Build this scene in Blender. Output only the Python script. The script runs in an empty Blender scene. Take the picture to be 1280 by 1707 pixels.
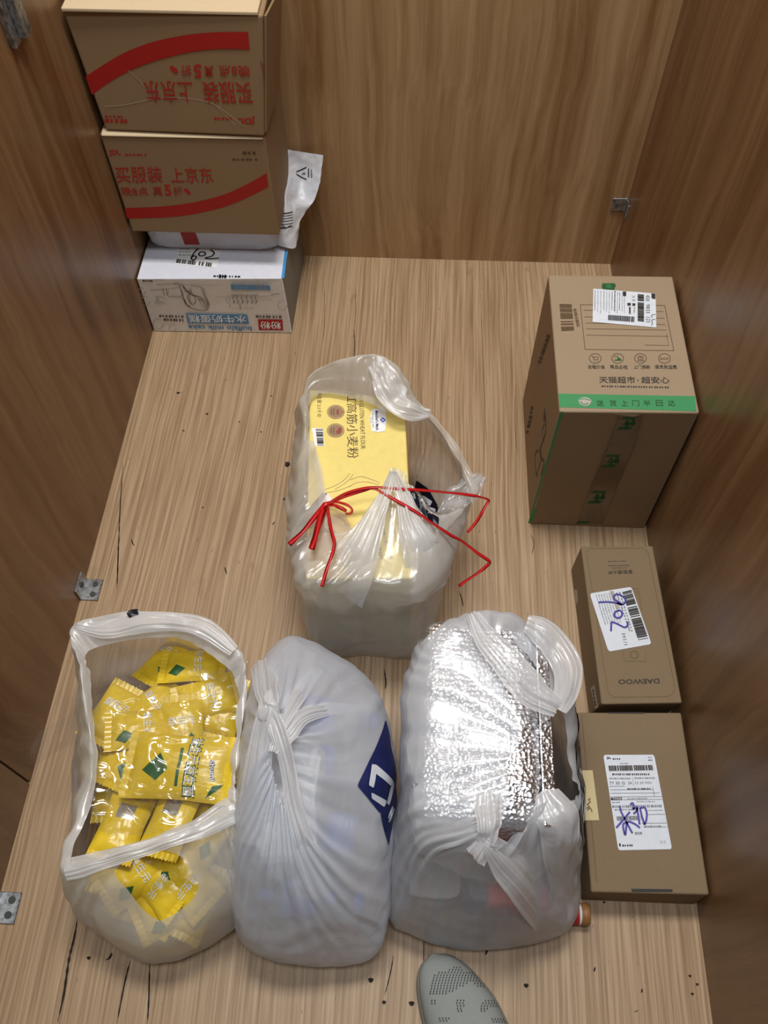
import bpy, bmesh, math, random
import numpy as np
from mathutils import Vector, Matrix, noise as mnoise
from mathutils.bvhtree import BVHTree
random.seed(7)
rng = np.random.default_rng(7)
SC = bpy.context.scene
COL = SC.collection

# ------------------------------------------------------------------ camera, light, exposure
RES = (1280, 1707)
FOC = 1403.58
CAM_H = 1.4
ROT = np.array([[0.99863, -0.03832, 0.03568], [0.0512, 0.84334, -0.53498], [-0.00959, 0.53607, 0.84412]])
_u, _s, _v = np.linalg.svd(ROT); ROT = _u @ _v
cam_d = bpy.data.cameras.new('camera'); cam = bpy.data.objects.new('camera', cam_d); COL.objects.link(cam)
cam_d.sensor_fit = 'HORIZONTAL'; cam_d.sensor_width = 36.0; cam_d.lens = 36.0 * FOC / RES[0]
cam_d.clip_start = 0.02
cam.matrix_world = Matrix.Translation((0, 0, CAM_H)) @ Matrix(ROT.tolist()).to_4x4()
SC.camera = cam

world = bpy.data.worlds.new('world'); SC.world = world; world.use_nodes = True
world.node_tree.nodes['Background'].inputs[0].default_value = (0.93, 0.97, 1.0, 1)
world.node_tree.nodes['Background'].inputs[1].default_value = 0.05

def area(name, loc, target, sx, sy, power, color):
    l = bpy.data.lights.new(name, 'AREA'); l.shape = 'RECTANGLE'; l.size = sx; l.size_y = sy
    l.energy = power; l.color = color
    o = bpy.data.objects.new(name, l); COL.objects.link(o); o.location = loc
    o.rotation_euler = (Vector(target) - Vector(loc)).to_track_quat('-Z', 'Y').to_euler()
    return o
area('ceiling_lamp', (-0.05, 1.10, 2.70), (-0.05, 1.05, 0), 0.95, 0.45, 43, (1.0, 0.975, 0.94))
area('ceiling_lamp_room', (-0.05, 0.05, 2.75), (-0.05, 0.1, 0), 1.0, 0.35, 20, (0.88, 0.94, 1.0))

SC.view_settings.view_transform = 'Standard'; SC.view_settings.look = 'None'
SC.view_settings.exposure = 0.0; SC.view_settings.gamma = 1.0
SC.view_settings.use_curve_mapping = False
SC.cycles.transparent_max_bounces = 24
SC.cycles.max_bounces = 10

# pixel of the 1280x1707 photo -> world point, on a height, a depth or a plane
CAMP = np.array([0, 0, CAM_H])
def ray(px, py):
    return ROT @ np.array([(px - RES[0] / 2) / FOC, -(py - RES[1] / 2) / FOC, -1.0])
def at(px, py, z=0.0):
    d = ray(px, py); return CAMP + d * ((z - CAM_H) / d[2])
def atY(px, py, y):
    d = ray(px, py); return CAMP + d * (y / d[1])
def atX(px, py, x):
    d = ray(px, py); return CAMP + d * (x / d[0])
def Z(x0, y0, s):
    return lambda x, y: (x0 + x / s, y0 + y / s)
A3 = lambda *a: np.array(a, float)

# ------------------------------------------------------------------ materials
MATS = {}
class NT:
    def __init__(s, name):
        s.m = bpy.data.materials.new(name); s.m.use_nodes = True
        s.t = s.m.node_tree; s.t.nodes.clear(); MATS[name] = s.m
        s.out = s.n('ShaderNodeOutputMaterial')
    def n(s, typ, **kw):
        nd = s.t.nodes.new(typ)
        for k, v in kw.items():
            if k.startswith('i_'): 
                key = k[2:].replace('_', ' ')
                nd.inputs[key].default_value = v
            else: setattr(nd, k, v)
        return nd
    def l(s, a, b): s.t.links.new(a, b)
    def coords(s, scale=(1, 1, 1), rot=(0, 0, 0)):
        tc = s.n('ShaderNodeTexCoord'); mp = s.n('ShaderNodeMapping')
        mp.inputs['Scale'].default_value = scale; mp.inputs['Rotation'].default_value = rot
        s.l(tc.outputs['Object'], mp.inputs['Vector']); return mp.outputs[0]
    def noise(s, vec, scale, detail=4, rough=0.5, dist=0.0):
        n = s.n('ShaderNodeTexNoise'); n.inputs['Scale'].default_value = scale
        n.inputs['Detail'].default_value = detail; n.inputs['Roughness'].default_value = rough
        n.inputs['Distortion'].default_value = dist
        if vec is not None: s.l(vec, n.inputs['Vector'])
        return n.outputs['Fac']
    def ramp(s, fac, stops):
        r = s.n('ShaderNodeValToRGB'); e = r.color_ramp.elements
        while len(e) < len(stops): e.new(0.5)
        for k, (p, c) in enumerate(stops): e[k].position = p; e[k].color = (*c, 1)
        s.l(fac, r.inputs[0]); return r.outputs[0]
    def mixc(s, fac, a, b, mode='MIX'):
        m = s.n('ShaderNodeMix', data_type='RGBA', blend_type=mode)
        for sock, v in ((m.inputs[0], fac), (m.inputs[6], a), (m.inputs[7], b)):
            if hasattr(v, 'default_value'): s.l(v, sock)
            else: sock.default_value = v if not isinstance(v, tuple) else (*v, 1)
        return m.outputs[2]
    def math(s, op, a, b=0.0, c=0.0):
        m = s.n('ShaderNodeMath', operation=op)
        for sock, v in zip(m.inputs, (a, b, c)):
            if hasattr(v, 'default_value'): s.l(v, sock)
            else: sock.default_value = v
        return m.outputs[0]
    def bump(s, h, strength, dist=0.001):
        b = s.n('ShaderNodeBump'); b.inputs['Strength'].default_value = strength; b.inputs['Distance'].default_value = dist
        s.l(h, b.inputs['Height']); return b.outputs[0]
    def pbsdf(s, color, rough=0.5, metal=0.0, normal=None, spec=0.5, **kw):
        p = s.n('ShaderNodeBsdfPrincipled')
        for key, v in (('Base Color', color), ('Roughness', rough), ('Metallic', metal), ('Specular IOR Level', spec)):
            if hasattr(v, 'default_value'): s.l(v, p.inputs[key])
            else: p.inputs[key].default_value = (*v, 1) if isinstance(v, tuple) else v
        for k, v in kw.items(): p.inputs[k.replace('_', ' ')].default_value = v
        if normal is not None: s.l(normal, p.inputs['Normal'])
        s.l(p.outputs[0], s.out.inputs[0]); return p

def srgb(r, g, b):
    f = lambda c: ((c / 255 + 0.055) / 1.055) ** 2.4 if c > 10 else c / 255 / 12.92
    return (f(r), f(g), f(b))

def plain(name, col, rough=0.6, metal=0.0, **kw):
    t = NT(name)
    c = t.coords()
    n = t.noise(c, 90, 3)
    col2 = t.mixc(n, tuple(x * 0.92 for x in col), tuple(min(1, x * 1.08) for x in col))
    t.pbsdf(col2, rough, metal, **kw)
    return t.m

def cardboard(name, col, rough=0.75):
    t = NT(name)
    big = t.noise(t.coords(), 7, 4)
    fine = t.noise(t.coords((60, 60, 700)), 1.0, 3)
    fib = t.noise(t.coords(), 420, 2)
    c = t.mixc(big, tuple(x * 0.90 for x in col), tuple(x * 1.08 for x in col))
    c = t.mixc(0.35, c, t.ramp(fib, [(0.3, tuple(x * 0.82 for x in col)), (0.7, tuple(x * 1.1 for x in col))]))
    t.pbsdf(c, rough, 0, t.bump(fine, 0.12, 0.0006), 0.35)
    return t.m
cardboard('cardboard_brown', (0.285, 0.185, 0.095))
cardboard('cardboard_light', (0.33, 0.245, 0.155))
cardboard('cardboard_tan', (0.225, 0.157, 0.088))
cardboard('cardboard_lit_edge', (0.60, 0.47, 0.30))  # paler than the cartons: overhead light painted into the flap colour
cardboard('cardboard_crease', (0.44, 0.33, 0.20))

def wood_wall(name, dark, mid, light, seed):
    t = NT(name)
    base = t.coords((1, 1, 1))
    warp = t.noise(t.coords((2.0, 2.0, 0.8)), 1.5 + seed, 3)
    v = t.n('ShaderNodeVectorMath', operation='ADD')
    cm = t.n('ShaderNodeCombineXYZ'); t.l(t.math('MULTIPLY', warp, 0.10), cm.inputs[0]); t.l(t.math('MULTIPLY', warp, 0.10), cm.inputs[1])
    t.l(base, v.inputs[0]); t.l(cm.outputs[0], v.inputs[1])
    def stretch(sx, sz, sc, det):
        mp = t.n('ShaderNodeMapping'); mp.inputs['Scale'].default_value = (sx, sx, sz); mp.inputs['Location'].default_value = (seed, seed * 2, seed)
        t.l(v.outputs[0], mp.inputs[0]); return t.noise(mp.outputs[0], sc, det, 0.55)
    broad = stretch(12, 0.40, 1.0, 3)
    fine = stretch(45, 0.9, 1.0, 4)
    hair = stretch(260, 4, 1.0, 2)
    c = t.ramp(broad, [(0.36, dark), (0.46, mid), (0.54, light), (0.66, mid)])
    c = t.mixc(0.42, c, t.ramp(fine, [(0.36, dark), (0.52, mid), (0.66, light)]))
    c = t.mixc(0.12, c, t.ramp(hair, [(0.4, dark), (0.6, light)]))
    rg = t.n('ShaderNodeMapRange'); rg.inputs['To Min'].default_value = 0.30; rg.inputs['To Max'].default_value = 0.42; t.l(fine, rg.inputs[0])
    p = t.pbsdf(c, 0.36, 0, t.bump(hair, 0.05, 0.0004), 0.4); t.l(rg.outputs[0], p.inputs['Roughness'])
    return t.m
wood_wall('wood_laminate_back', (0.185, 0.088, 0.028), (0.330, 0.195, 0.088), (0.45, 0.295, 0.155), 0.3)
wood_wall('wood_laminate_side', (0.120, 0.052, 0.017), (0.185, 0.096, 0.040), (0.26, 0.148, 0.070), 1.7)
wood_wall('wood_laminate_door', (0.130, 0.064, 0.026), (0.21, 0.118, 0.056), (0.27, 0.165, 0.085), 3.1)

def floor_mat():
    t = NT('oak_floor')
    warp = t.noise(t.coords((3, 1.2, 1)), 1.0, 2)
    tc = t.n('ShaderNodeTexCoord'); ad = t.n('ShaderNodeVectorMath', operation='ADD'); cm = t.n('ShaderNodeCombineXYZ')
    t.l(t.math('MULTIPLY', warp, 0.05), cm.inputs[0]); t.l(tc.outputs['Object'], ad.inputs[0]); t.l(cm.outputs[0], ad.inputs[1])
    def st(sx, sy, det=3, ro=0.55):
        mp = t.n('ShaderNodeMapping'); mp.inputs['Scale'].default_value = (sx, sy, 1); t.l(ad.outputs[0], mp.inputs[0]); return t.noise(mp.outputs[0], 1.0, det, ro)
    lines = st(210, 3.0, 2, 0.5)
    hair = st(520, 9.0, 2, 0.5)
    streak = st(34, 1.1, 3)
    board = st(10, 0.55, 3)
    knots = t.noise(t.coords((22, 9, 1)), 1.0, 3)
    flecks = t.noise(t.coords((160, 45, 1)), 1.0, 2)
    c = t.ramp(board, [(0.30, (0.315, 0.200, 0.107)), (0.45, (0.435, 0.302, 0.175)), (0.58, (0.500, 0.365, 0.228)), (0.72, (0.40, 0.265, 0.148))])
    c = t.mixc(0.45, c, t.ramp(streak, [(0.34, (0.275, 0.172, 0.090)), (0.50, (0.44, 0.308, 0.184)), (0.66, (0.60, 0.46, 0.30))]))
    c = t.mixc(0.50, c, t.ramp(lines, [(0.36, (0.215, 0.132, 0.066)), (0.50, (0.44, 0.312, 0.188)), (0.62, (0.63, 0.485, 0.325))]))
    c = t.mixc(0.16, c, t.ramp(hair, [(0.40, (0.20, 0.125, 0.065)), (0.60, (0.62, 0.48, 0.33))]))
    c = t.mixc(t.math('MULTIPLY', t.ramp(knots, [(0.66, (0, 0, 0)), (0.76, (1, 1, 1))]), 0.45), c, (0.17, 0.10, 0.052))
    c = t.mixc(t.math('MULTIPLY', t.ramp(flecks, [(0.70, (0, 0, 0)), (0.76, (1, 1, 1))]), 0.5), c, (0.15, 0.09, 0.05))
    c = t.mixc(1.0, c, (0.86, 0.80, 0.735), 'MULTIPLY')
    t.pbsdf(c, 0.48, 0, t.bump(lines, 0.10, 0.0006), 0.4)
floor_mat()
plain('crack_dark', srgb(38, 28, 20), 0.9)

def film(name, tint, amin, amax, gloss_rough, glossy=0.04, crease=0.26, cscale=11, shade=0.60):
    """thin translucent polythene: see-through face on, denser where the sheet turns edge on, with sharp creases"""
    t = NT(name)
    def ridge(vec, sc, dist):
        n = t.noise(vec, sc, 2, 0.5, dist)
        return t.math('SUBTRACT', 1.0, t.math('MINIMUM', 1.0, t.math('MULTIPLY', t.math('ABSOLUTE', t.math('SUBTRACT', n, 0.5)), 9.0)))
    r1 = ridge(t.coords((1, 0.55, 0.7)), cscale, 0.5)
    r2 = ridge(t.coords((1, 0.6, 0.8), (0.3, 0.2, 0.5)), cscale * 2.6, 0.7)
    soft = t.noise(t.coords((1, 0.5, 0.6)), cscale * 1.6, 3, 0.55, 0.5)
    h = t.math('ADD', t.math('MULTIPLY', r1, 0.5), t.math('ADD', t.math('MULTIPLY', r2, 0.22), soft))
    nrm = t.bump(h, crease, 0.004)
    lw = t.n('ShaderNodeLayerWeight'); lw.inputs['Blend'].default_value = 0.5; t.l(nrm, lw.inputs['Normal'])
    mr = t.n('ShaderNodeMapRange'); mr.inputs['To Min'].default_value = amin; mr.inputs['To Max'].default_value = amax
    t.l(t.math('ADD', lw.outputs['Facing'], t.math('MULTIPLY', r1, 0.10)), mr.inputs[0])
    tr = t.n('ShaderNodeBsdfTransparent'); tr.inputs[0].default_value = (0.97, 0.97, 0.97, 1)
    df = t.n('ShaderNodeBsdfDiffuse'); df.inputs[0].default_value = (*tint, 1); t.l(nrm, df.inputs['Normal'])
    tl = t.n('ShaderNodeBsdfTranslucent'); tl.inputs[0].default_value = (*tint, 1); t.l(nrm, tl.inputs['Normal'])
    m1 = t.n('ShaderNodeMixShader'); m1.inputs[0].default_value = shade; t.l(tl.outputs[0], m1.inputs[1]); t.l(df.outputs[0], m1.inputs[2])
    m2 = t.n('ShaderNodeMixShader'); t.l(mr.outputs[0], m2.inputs[0]); t.l(tr.outputs[0], m2.inputs[1]); t.l(m1.outputs[0], m2.inputs[2])
    gl = t.n('ShaderNodeBsdfGlossy'); gl.inputs['Roughness'].default_value = gloss_rough; t.l(nrm, gl.inputs['Normal'])
    f4 = t.math('POWER', lw.outputs['Facing'], 4.0)
    g = t.math('MINIMUM', t.math('ADD', t.math('MULTIPLY', f4, 0.35), glossy), 0.5)
    m3 = t.n('ShaderNodeMixShader'); t.l(g, m3.inputs[0]); t.l(m2.outputs[0], m3.inputs[1]); t.l(gl.outputs[0], m3.inputs[2])
    t.l(m3.outputs[0], t.out.inputs[0])
    return t.m
film('film_clear_white', (0.88, 0.87, 0.82), 0.30, 0.85, 0.22, 0.05)
film('film_grey', (0.84, 0.83, 0.80), 0.54, 0.90, 0.24, 0.04)
film('film_blueish', (0.88, 0.92, 0.99), 0.55, 0.95, 0.22, 0.10)
film('film_cool', (0.86, 0.89, 0.94), 0.20, 0.90, 0.24, 0.09)
film('film_haze', (0.88, 0.91, 0.95), 0.50, 0.92, 0.24, 0.09)
film('film_dense', (0.90, 0.90, 0.91), 0.72, 0.96, 0.25, 0.07)
film('cellophane', (0.85, 0.85, 0.83), 0.01, 0.12, 0.07, 0.10, 0.55, 5)
film('pouch_pink', (0.82, 0.72, 0.70), 0.40, 0.75, 0.14, 0.05)
plain('print_navy', srgb(22, 30, 84), 0.4)
plain('print_black_navy', srgb(14, 16, 34), 0.4)
plain('print_film_white', srgb(205, 208, 216), 0.5)
plain('ink_red', srgb(172, 40, 30), 0.6)
plain('ink_red_band', srgb(168, 26, 20), 0.6)
plain('ink_dark', srgb(52, 44, 38), 0.7)
plain('ink_black', srgb(22, 22, 24), 0.6)
plain('ink_grey', srgb(120, 122, 124), 0.7)
plain('ink_brown', srgb(92, 70, 46), 0.7)
plain('ink_gold', srgb(104, 82, 40), 0.6)
plain('ink_pen', srgb(62, 50, 150), 0.4)
plain('ink_green', srgb(58, 138, 84), 0.6)
plain('ink_green_dark', srgb(30, 84, 40), 0.6)
plain('ink_blue', srgb(78, 138, 184), 0.5)
plain('ink_sky', srgb(60, 150, 214), 0.5)
plain('ink_white', srgb(238, 238, 238), 0.5)
plain('ink_sketch', srgb(88, 74, 66), 0.7)
plain('ink_faint', srgb(176, 166, 156), 0.7)
plain('label_paper', (0.68, 0.72, 0.78), 0.45)
plain('note_paper', (0.62, 0.50, 0.27), 0.7)
plain('carton_white', (0.74, 0.76, 0.84), 0.4)
plain('carton_cream', (0.66, 0.62, 0.56), 0.5)
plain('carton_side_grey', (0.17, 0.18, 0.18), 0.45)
plain('flour_yellow', (0.83, 0.67, 0.20), 0.42)
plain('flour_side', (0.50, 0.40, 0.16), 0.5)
plain('seal_taupe', srgb(150, 122, 92), 0.5)
plain('seal_red', srgb(150, 66, 60), 0.5)
plain('tape_clear_brown', (0.165, 0.108, 0.056), 0.18)
plain('ribbon_red', srgb(196, 30, 30), 0.3)
plain('card_brown', srgb(96, 70, 52), 0.5)
plain('card_white', srgb(228, 218, 214), 0.5)
plain('shoe_sole', srgb(128, 130, 122), 0.7)
plain('hole_dark', srgb(66, 70, 66), 0.9)
plain('lining_dark', srgb(50, 50, 50), 0.9)
plain('crumb_dark', srgb(44, 34, 24), 0.9)
plain('crumb_white', srgb(200, 198, 190), 0.9)
plain('cap_blue', srgb(60, 110, 215), 0.35)
plain('label_blue', srgb(45, 85, 200), 0.4)
plain('cap_brown', srgb(150, 104, 56), 0.5)
plain('red_pack', srgb(190, 26, 44), 0.45)
plain('dark_pack', srgb(44, 28, 30), 0.4)
plain('grey_pack', srgb(150, 146, 150), 0.5)

def packet_mat():
    t = NT('packet_yellow')
    n = t.noise(t.coords((1, 3, 1)), 42, 3)
    c = t.mixc(n, (0.70, 0.46, 0.012), (0.84, 0.62, 0.04))
    t.pbsdf(c, 0.26, 0.0, t.bump(t.noise(t.coords((1, 2.5, 1)), 60, 2), 0.35, 0.002), 0.6)
packet_mat()
plain('packet_green', srgb(38, 92, 46), 0.35)
plain('packet_silver', srgb(196, 194, 188), 0.22, 0.7)

def foil():
    t = NT('foil_silver')
    v = t.n('ShaderNodeTexVoronoi'); v.inputs['Scale'].default_value = 190; t.l(t.coords(), v.inputs['Vector'])
    n = t.noise(t.coords(), 34, 4)
    w = t.n('ShaderNodeTexWave'); w.inputs['Scale'].default_value = 42; w.bands_direction = 'Y'; w.inputs['Distortion'].default_value = 2.5; t.l(t.coords(), w.inputs['Vector'])
    h = t.math('ADD', t.math('MULTIPLY', v.outputs['Distance'], 0.8), t.math('ADD', n, t.math('MULTIPLY', w.outputs[0], 0.25)))
    t.pbsdf((0.80, 0.80, 0.82), 0.30, 1.0, t.bump(h, 0.6, 0.003))
foil()
plain('foil_shaded', srgb(116, 108, 100), 0.35, 0.6)  # dulled foil with the shade of the bag's right side painted in
def metal():
    t = NT('zinc_steel')
    n = t.noise(t.coords(), 120, 4)
    t.pbsdf(t.ramp(n, [(0.35, (0.16, 0.165, 0.17)), (0.6, (0.40, 0.41, 0.42))]), 0.38, 0.85)
metal()
def mailer():
    t = NT('mailer_grey_white')
    n = t.noise(t.coords(), 30, 4)
    t.pbsdf(t.mixc(n, (0.62, 0.63, 0.67), (0.74, 0.75, 0.78)), 0.33, 0, t.bump(t.noise(t.coords(), 45, 3, 0.5, 0.8), 0.4, 0.003))
mailer()
def knit():
    t = NT('knit_grey')
    n = t.noise(t.coords(), 700, 2)
    t.pbsdf(t.mixc(n, (0.235, 0.25, 0.235), (0.335, 0.35, 0.335)), 0.85, 0, t.bump(n, 0.4, 0.0006), 0.2)
knit()
def bottle_clear():
    t = NT('bottle_clear')
    tr = t.n('ShaderNodeBsdfTransparent'); tr.inputs[0].default_value = (0.86, 0.90, 0.94, 1)
    gl = t.n('ShaderNodeBsdfGlossy'); gl.inputs['Roughness'].default_value = 0.08
    fr = t.n('ShaderNodeLayerWeight'); fr.inputs[0].default_value = 0.35
    m = t.n('ShaderNodeMixShader'); t.l(fr.outputs['Facing'], m.inputs[0]); t.l(tr.outputs[0], m.inputs[1]); t.l(gl.outputs[0], m.inputs[2])
    t.l(m.outputs[0], t.out.inputs[0])
bottle_clear()

# ------------------------------------------------------------------ mesh builder
_text_cache = {}
def text_shape(s, bold=0.0):
    if bold and any(ord(ch) > 0x2e80 for ch in s):
        v, f = text_shape(s, 0.0)
        n = len(v); k = min(bold, .03) * .8; sh = np.array([[k / max(1, len(s)), 0]]); sv = np.array([[0, k]])
        z3 = lambda q, l: np.concatenate([q[:, :2] / (1 + np.array([[k / max(1, len(s)), k]])), np.full((n, 1), float(l))], 1)
        v = v[:, :2]; vv = np.concatenate([z3(v, 0), z3(v + sh, 1), z3(v + sv, 2), z3(v + sh + sv, 3)])
        return vv, [tuple(i + q * n for i in fc) for q in range(4) for fc in f]
    key = (s, bold)
    if key not in _text_cache:
        c = bpy.data.curves.new('t', 'FONT'); c.body = s; c.resolution_u = 2; c.offset = bold
        o = bpy.data.objects.new('t', c); COL.objects.link(o)
        bpy.context.view_layer.update()
        me = bpy.data.meshes.new_from_object(o.evaluated_get(bpy.context.evaluated_depsgraph_get()))
        v = np.array([tuple(p.co) for p in me.vertices])[:, :2]
        f = [tuple(p.vertices) for p in me.polygons]
        lo, hi = v.min(0), v.max(0)
        _text_cache[key] = (np.concatenate([(v - lo) / (hi - lo), np.zeros((len(v), 1))], 1), f)
        bpy.data.objects.remove(o); bpy.data.curves.remove(c); bpy.data.meshes.remove(me)
    return _text_cache[key]

def unit(v):
    v = np.asarray(v, float); return v / (np.linalg.norm(v) + 1e-12)

class Plane:
    """a flat face in the world: point + normal; prints are laid on it a hair above"""
    def __init__(s, a, b, c):
        s.o = np.asarray(a, float); n = unit(np.cross(np.asarray(b) - s.o, np.asarray(c) - s.o))
        if n @ (CAMP - s.o) < 0: n = -n
        s.n = n
    def px(s, p, lift=0.0003):
        d = ray(*p); o = s.o + s.n * lift
        return CAMP + d * (((o - CAMP) @ s.n) / (d @ s.n))

class MB:
    def __init__(s, loc=(0, 0, 0)):
        s.loc = np.asarray(loc, float); s.v = []; s.f = []; s.m = []; s.mats = []
    def mi(s, name):
        if name not in s.mats: s.mats.append(name)
        return s.mats.index(name)
    def add(s, verts, faces, mat):
        b = len(s.v); k = s.mi(mat)
        s.v.extend([tuple(np.asarray(p, float) - s.loc) for p in verts])
        for f in faces: s.f.append(tuple(i + b for i in f)); s.m.append(k)
        return s
    def poly(s, pts, mat): return s.add(pts, [tuple(range(len(pts)))], mat)
    def grid(s, G, mat, wrap=False, face_mask=None):
        nv, nu = G.shape[:2]
        idx = lambda i, j: i * nu + (j % nu)
        F = []
        for i in range(nv - 1):
            for j in range(nu if wrap else nu - 1):
                if face_mask is not None and face_mask[i, j]: continue
                F.append((idx(i, j), idx(i, j + 1), idx(i + 1, j + 1), idx(i + 1, j)))
        return s.add(G.reshape(-1, 3), F, mat)
    def tube(s, path, r, mat, n=8, flat=None, cap=True, up=(0, 0, 1)):
        P = np.asarray(path, float); T = np.gradient(P, axis=0)
        rr = np.full(len(P), r) if np.isscalar(r) else np.asarray(r)
        V = []
        for i, p in enumerate(P):
            t = unit(T[i]); a = np.cross(t, up)
            if np.linalg.norm(a) < 1e-4: a = np.cross(t, (1, 0, 0))
            a = unit(a); b = np.cross(a, t)
            for k in range(n):
                w = 2 * math.pi * k / n
                V.append(p + a * math.cos(w) * rr[i] + b * math.sin(w) * rr[i] * (flat or 1))
        F = [(i * n + k, i * n + (k + 1) % n, (i + 1) * n + (k + 1) % n, (i + 1) * n + k) for i in range(len(P) - 1) for k in range(n)]
        if cap: F += [tuple(range(n)), tuple(range((len(P) - 1) * n, len(P) * n))]
        return s.add(V, F, mat)
    def lathe(s, prof, mat, n=24, o=(0, 0, 0)):
        V = []; F = []
        for (r, z) in prof:
            for k in range(n):
                w = 2 * math.pi * k / n; V.append((o[0] + r * math.cos(w), o[1] + r * math.sin(w), o[2] + z))
        for i in range(len(prof) - 1):
            for k in range(n): F.append((i * n + k, i * n + (k + 1) % n, (i + 1) * n + (k + 1) % n, (i + 1) * n + k))
        F += [tuple(range(n)), tuple(range((len(prof) - 1) * n, len(prof) * n))]
        return s.add(V, F, mat)
    def hexa(s, c, mat, bev=0.002, seg=2, face_mats=None):
        """eight corners (bottom bl br tr tl, top bl br tr tl), bevelled"""
        bm = bmesh.new(); vs = [bm.verts.new(tuple(p)) for p in c]
        quads = [(3, 2, 1, 0), (4, 5, 6, 7), (0, 1, 5, 4), (1, 2, 6, 5), (2, 3, 7, 6), (3, 0, 4, 7)]
        names = ['bottom', 'top', 'front', 'right', 'back', 'left']
        for q, nm in zip(quads, names):
            f = bm.faces.new([vs[i] for i in q]); f.material_index = s.mi((face_mats or {}).get(nm, mat))
        if bev:
            bmesh.ops.bevel(bm, geom=bm.edges[:], offset=bev, segments=seg, affect='EDGES', profile=0.5)
        bm.verts.index_update()
        b = len(s.v)
        s.v.extend([tuple(np.array(v.co) - s.loc) for v in bm.verts])
        for f in bm.faces: s.f.append(tuple(v.index + b for v in f.verts)); s.m.append(f.material_index)
        bm.free(); return s
    # --- printing on a plane, positions read off the face
    def ppoly(s, pl, pts, mat, lift=0.0003): return s.poly([pl.px(p, lift) for p in pts], mat)
    def ptext(s, pl, txt, tl, tr, br, bl, mat, bold=0.01, lift=0.0004):
        v, f = text_shape(txt, bold)
        c = [pl.px(p, lift) for p in (bl, br, tr, tl)]
        a, b = v[:, :1], v[:, 1:2]
        P = c[0] * (1 - a) * (1 - b) + c[1] * a * (1 - b) + c[2] * a * b + c[3] * (1 - a) * b + pl.n * v[:, 2:] * 0.00008
        return s.add(P, f, mat)
    def pstroke(s, pl, pts, w, mat, lift=0.0005, sm=True):
        P = np.array([pl.px(p, lift) for p in pts])
        if sm and len(P) > 2: P = catmull(P, 5)
        T = np.gradient(P, axis=0); V = []
        for p, t in zip(P, T):
            a = unit(np.cross(unit(t), pl.n)) * w / 2; V += [p + a, p - a]
        F = [(2 * i, 2 * i + 1, 2 * i + 3, 2 * i + 2) for i in range(len(P) - 1)]
        return s.add(V, F, mat)
    def pbars(s, pl, q, n, mat, fill=0.5, lift=0.0004, seed=1):
        """a barcode: bars run from edge q0-q1 to edge q3-q2"""
        r = random.Random(seed); q = [np.array(p, float) for p in q]; x = 0.0
        while x < 1:
            w = r.choice((1, 1, 2, 3)) / n
            if r.random() < fill + 0.3:
                x1 = min(1, x + w * 0.8)
                s.ppoly(pl, [q[0] * (1 - x) + q[1] * x, q[0] * (1 - x1) + q[1] * x1, q[3] * (1 - x1) + q[2] * x1, q[3] * (1 - x) + q[2] * x], mat, lift)
            x += w
    def pgreek(s, pl, p0, p1, h, mat, n=10, lift=0.0004, seed=1):
        """a line of print too small to read: broken dashes"""
        r = random.Random(seed); p0 = np.array(p0, float); p1 = np.array(p1, float)
        d = p1 - p0; nrm = np.array([-d[1], d[0]]) / (np.linalg.norm(d) + 1e-9) * h
        for k in range(n):
            a = (k + r.uniform(0, .2)) / n; b = (k + r.uniform(.55, .95)) / n
            s.ppoly(pl, [p0 + d * a, p0 + d * b, p0 + d * b + nrm, p0 + d * a + nrm], mat, lift)
    def build(s, name, parent=None, smooth=False, loc=None):
        me = bpy.data.meshes.new(name)
        me.from_pydata(s.v, [], s.f); 
        for m in s.mats: me.materials.append(MATS[m])
        me.polygons.foreach_set('material_index', s.m)
        if smooth: me.polygons.foreach_set('use_smooth', [True] * len(s.f))
        me.update()
        o = bpy.data.objects.new(name, me); COL.objects.link(o)
        if parent is not None: o.parent = parent
        elif loc is not None: o.location = loc
        else: o.location = tuple(s.loc)
        return o

def catmull(P, n, closed=False):
    P = np.asarray(P, float); N = len(P); out = []
    segs = N if closed else N - 1
    for i in range(segs):
        if closed: p0, p1, p2, p3 = P[(i - 1) % N], P[i], P[(i + 1) % N], P[(i + 2) % N]
        else: p0, p1, p2, p3 = P[max(i - 1, 0)], P[i], P[i + 1], P[min(i + 2, N - 1)]
        for k in range(n):
            t = k / n
            out.append(0.5 * ((2 * p1) + (-p0 + p2) * t + (2 * p0 - 5 * p1 + 4 * p2 - p3) * t * t + (-p0 + 3 * p1 - 3 * p2 + p3) * t ** 3))
    if not closed: out.append(P[-1])
    return np.array(out)

def tag(o, label, cat, group=None, kind=None):
    if kind: o['kind'] = kind
    if label: o['label'] = label
    if cat: o['category'] = cat
    if group: o['group'] = group
    return o
def thing(name, loc, label, cat, group=None, rz=0):
    o = bpy.data.objects.new(name, None); COL.objects.link(o); o.empty_display_size = 0.03
    o.location = tuple(loc); o.rotation_euler.z = rz
    return tag(o, label, cat, group)
def copy_tree(o, parent=None):
    c = o.copy(); COL.objects.link(c)
    if parent is not None: c.parent = parent
    for ch in list(o.children): copy_tree(ch, c)
    return c
def struct(mb, name):
    o = mb.build(name); o['kind'] = 'structure'; return o

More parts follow.
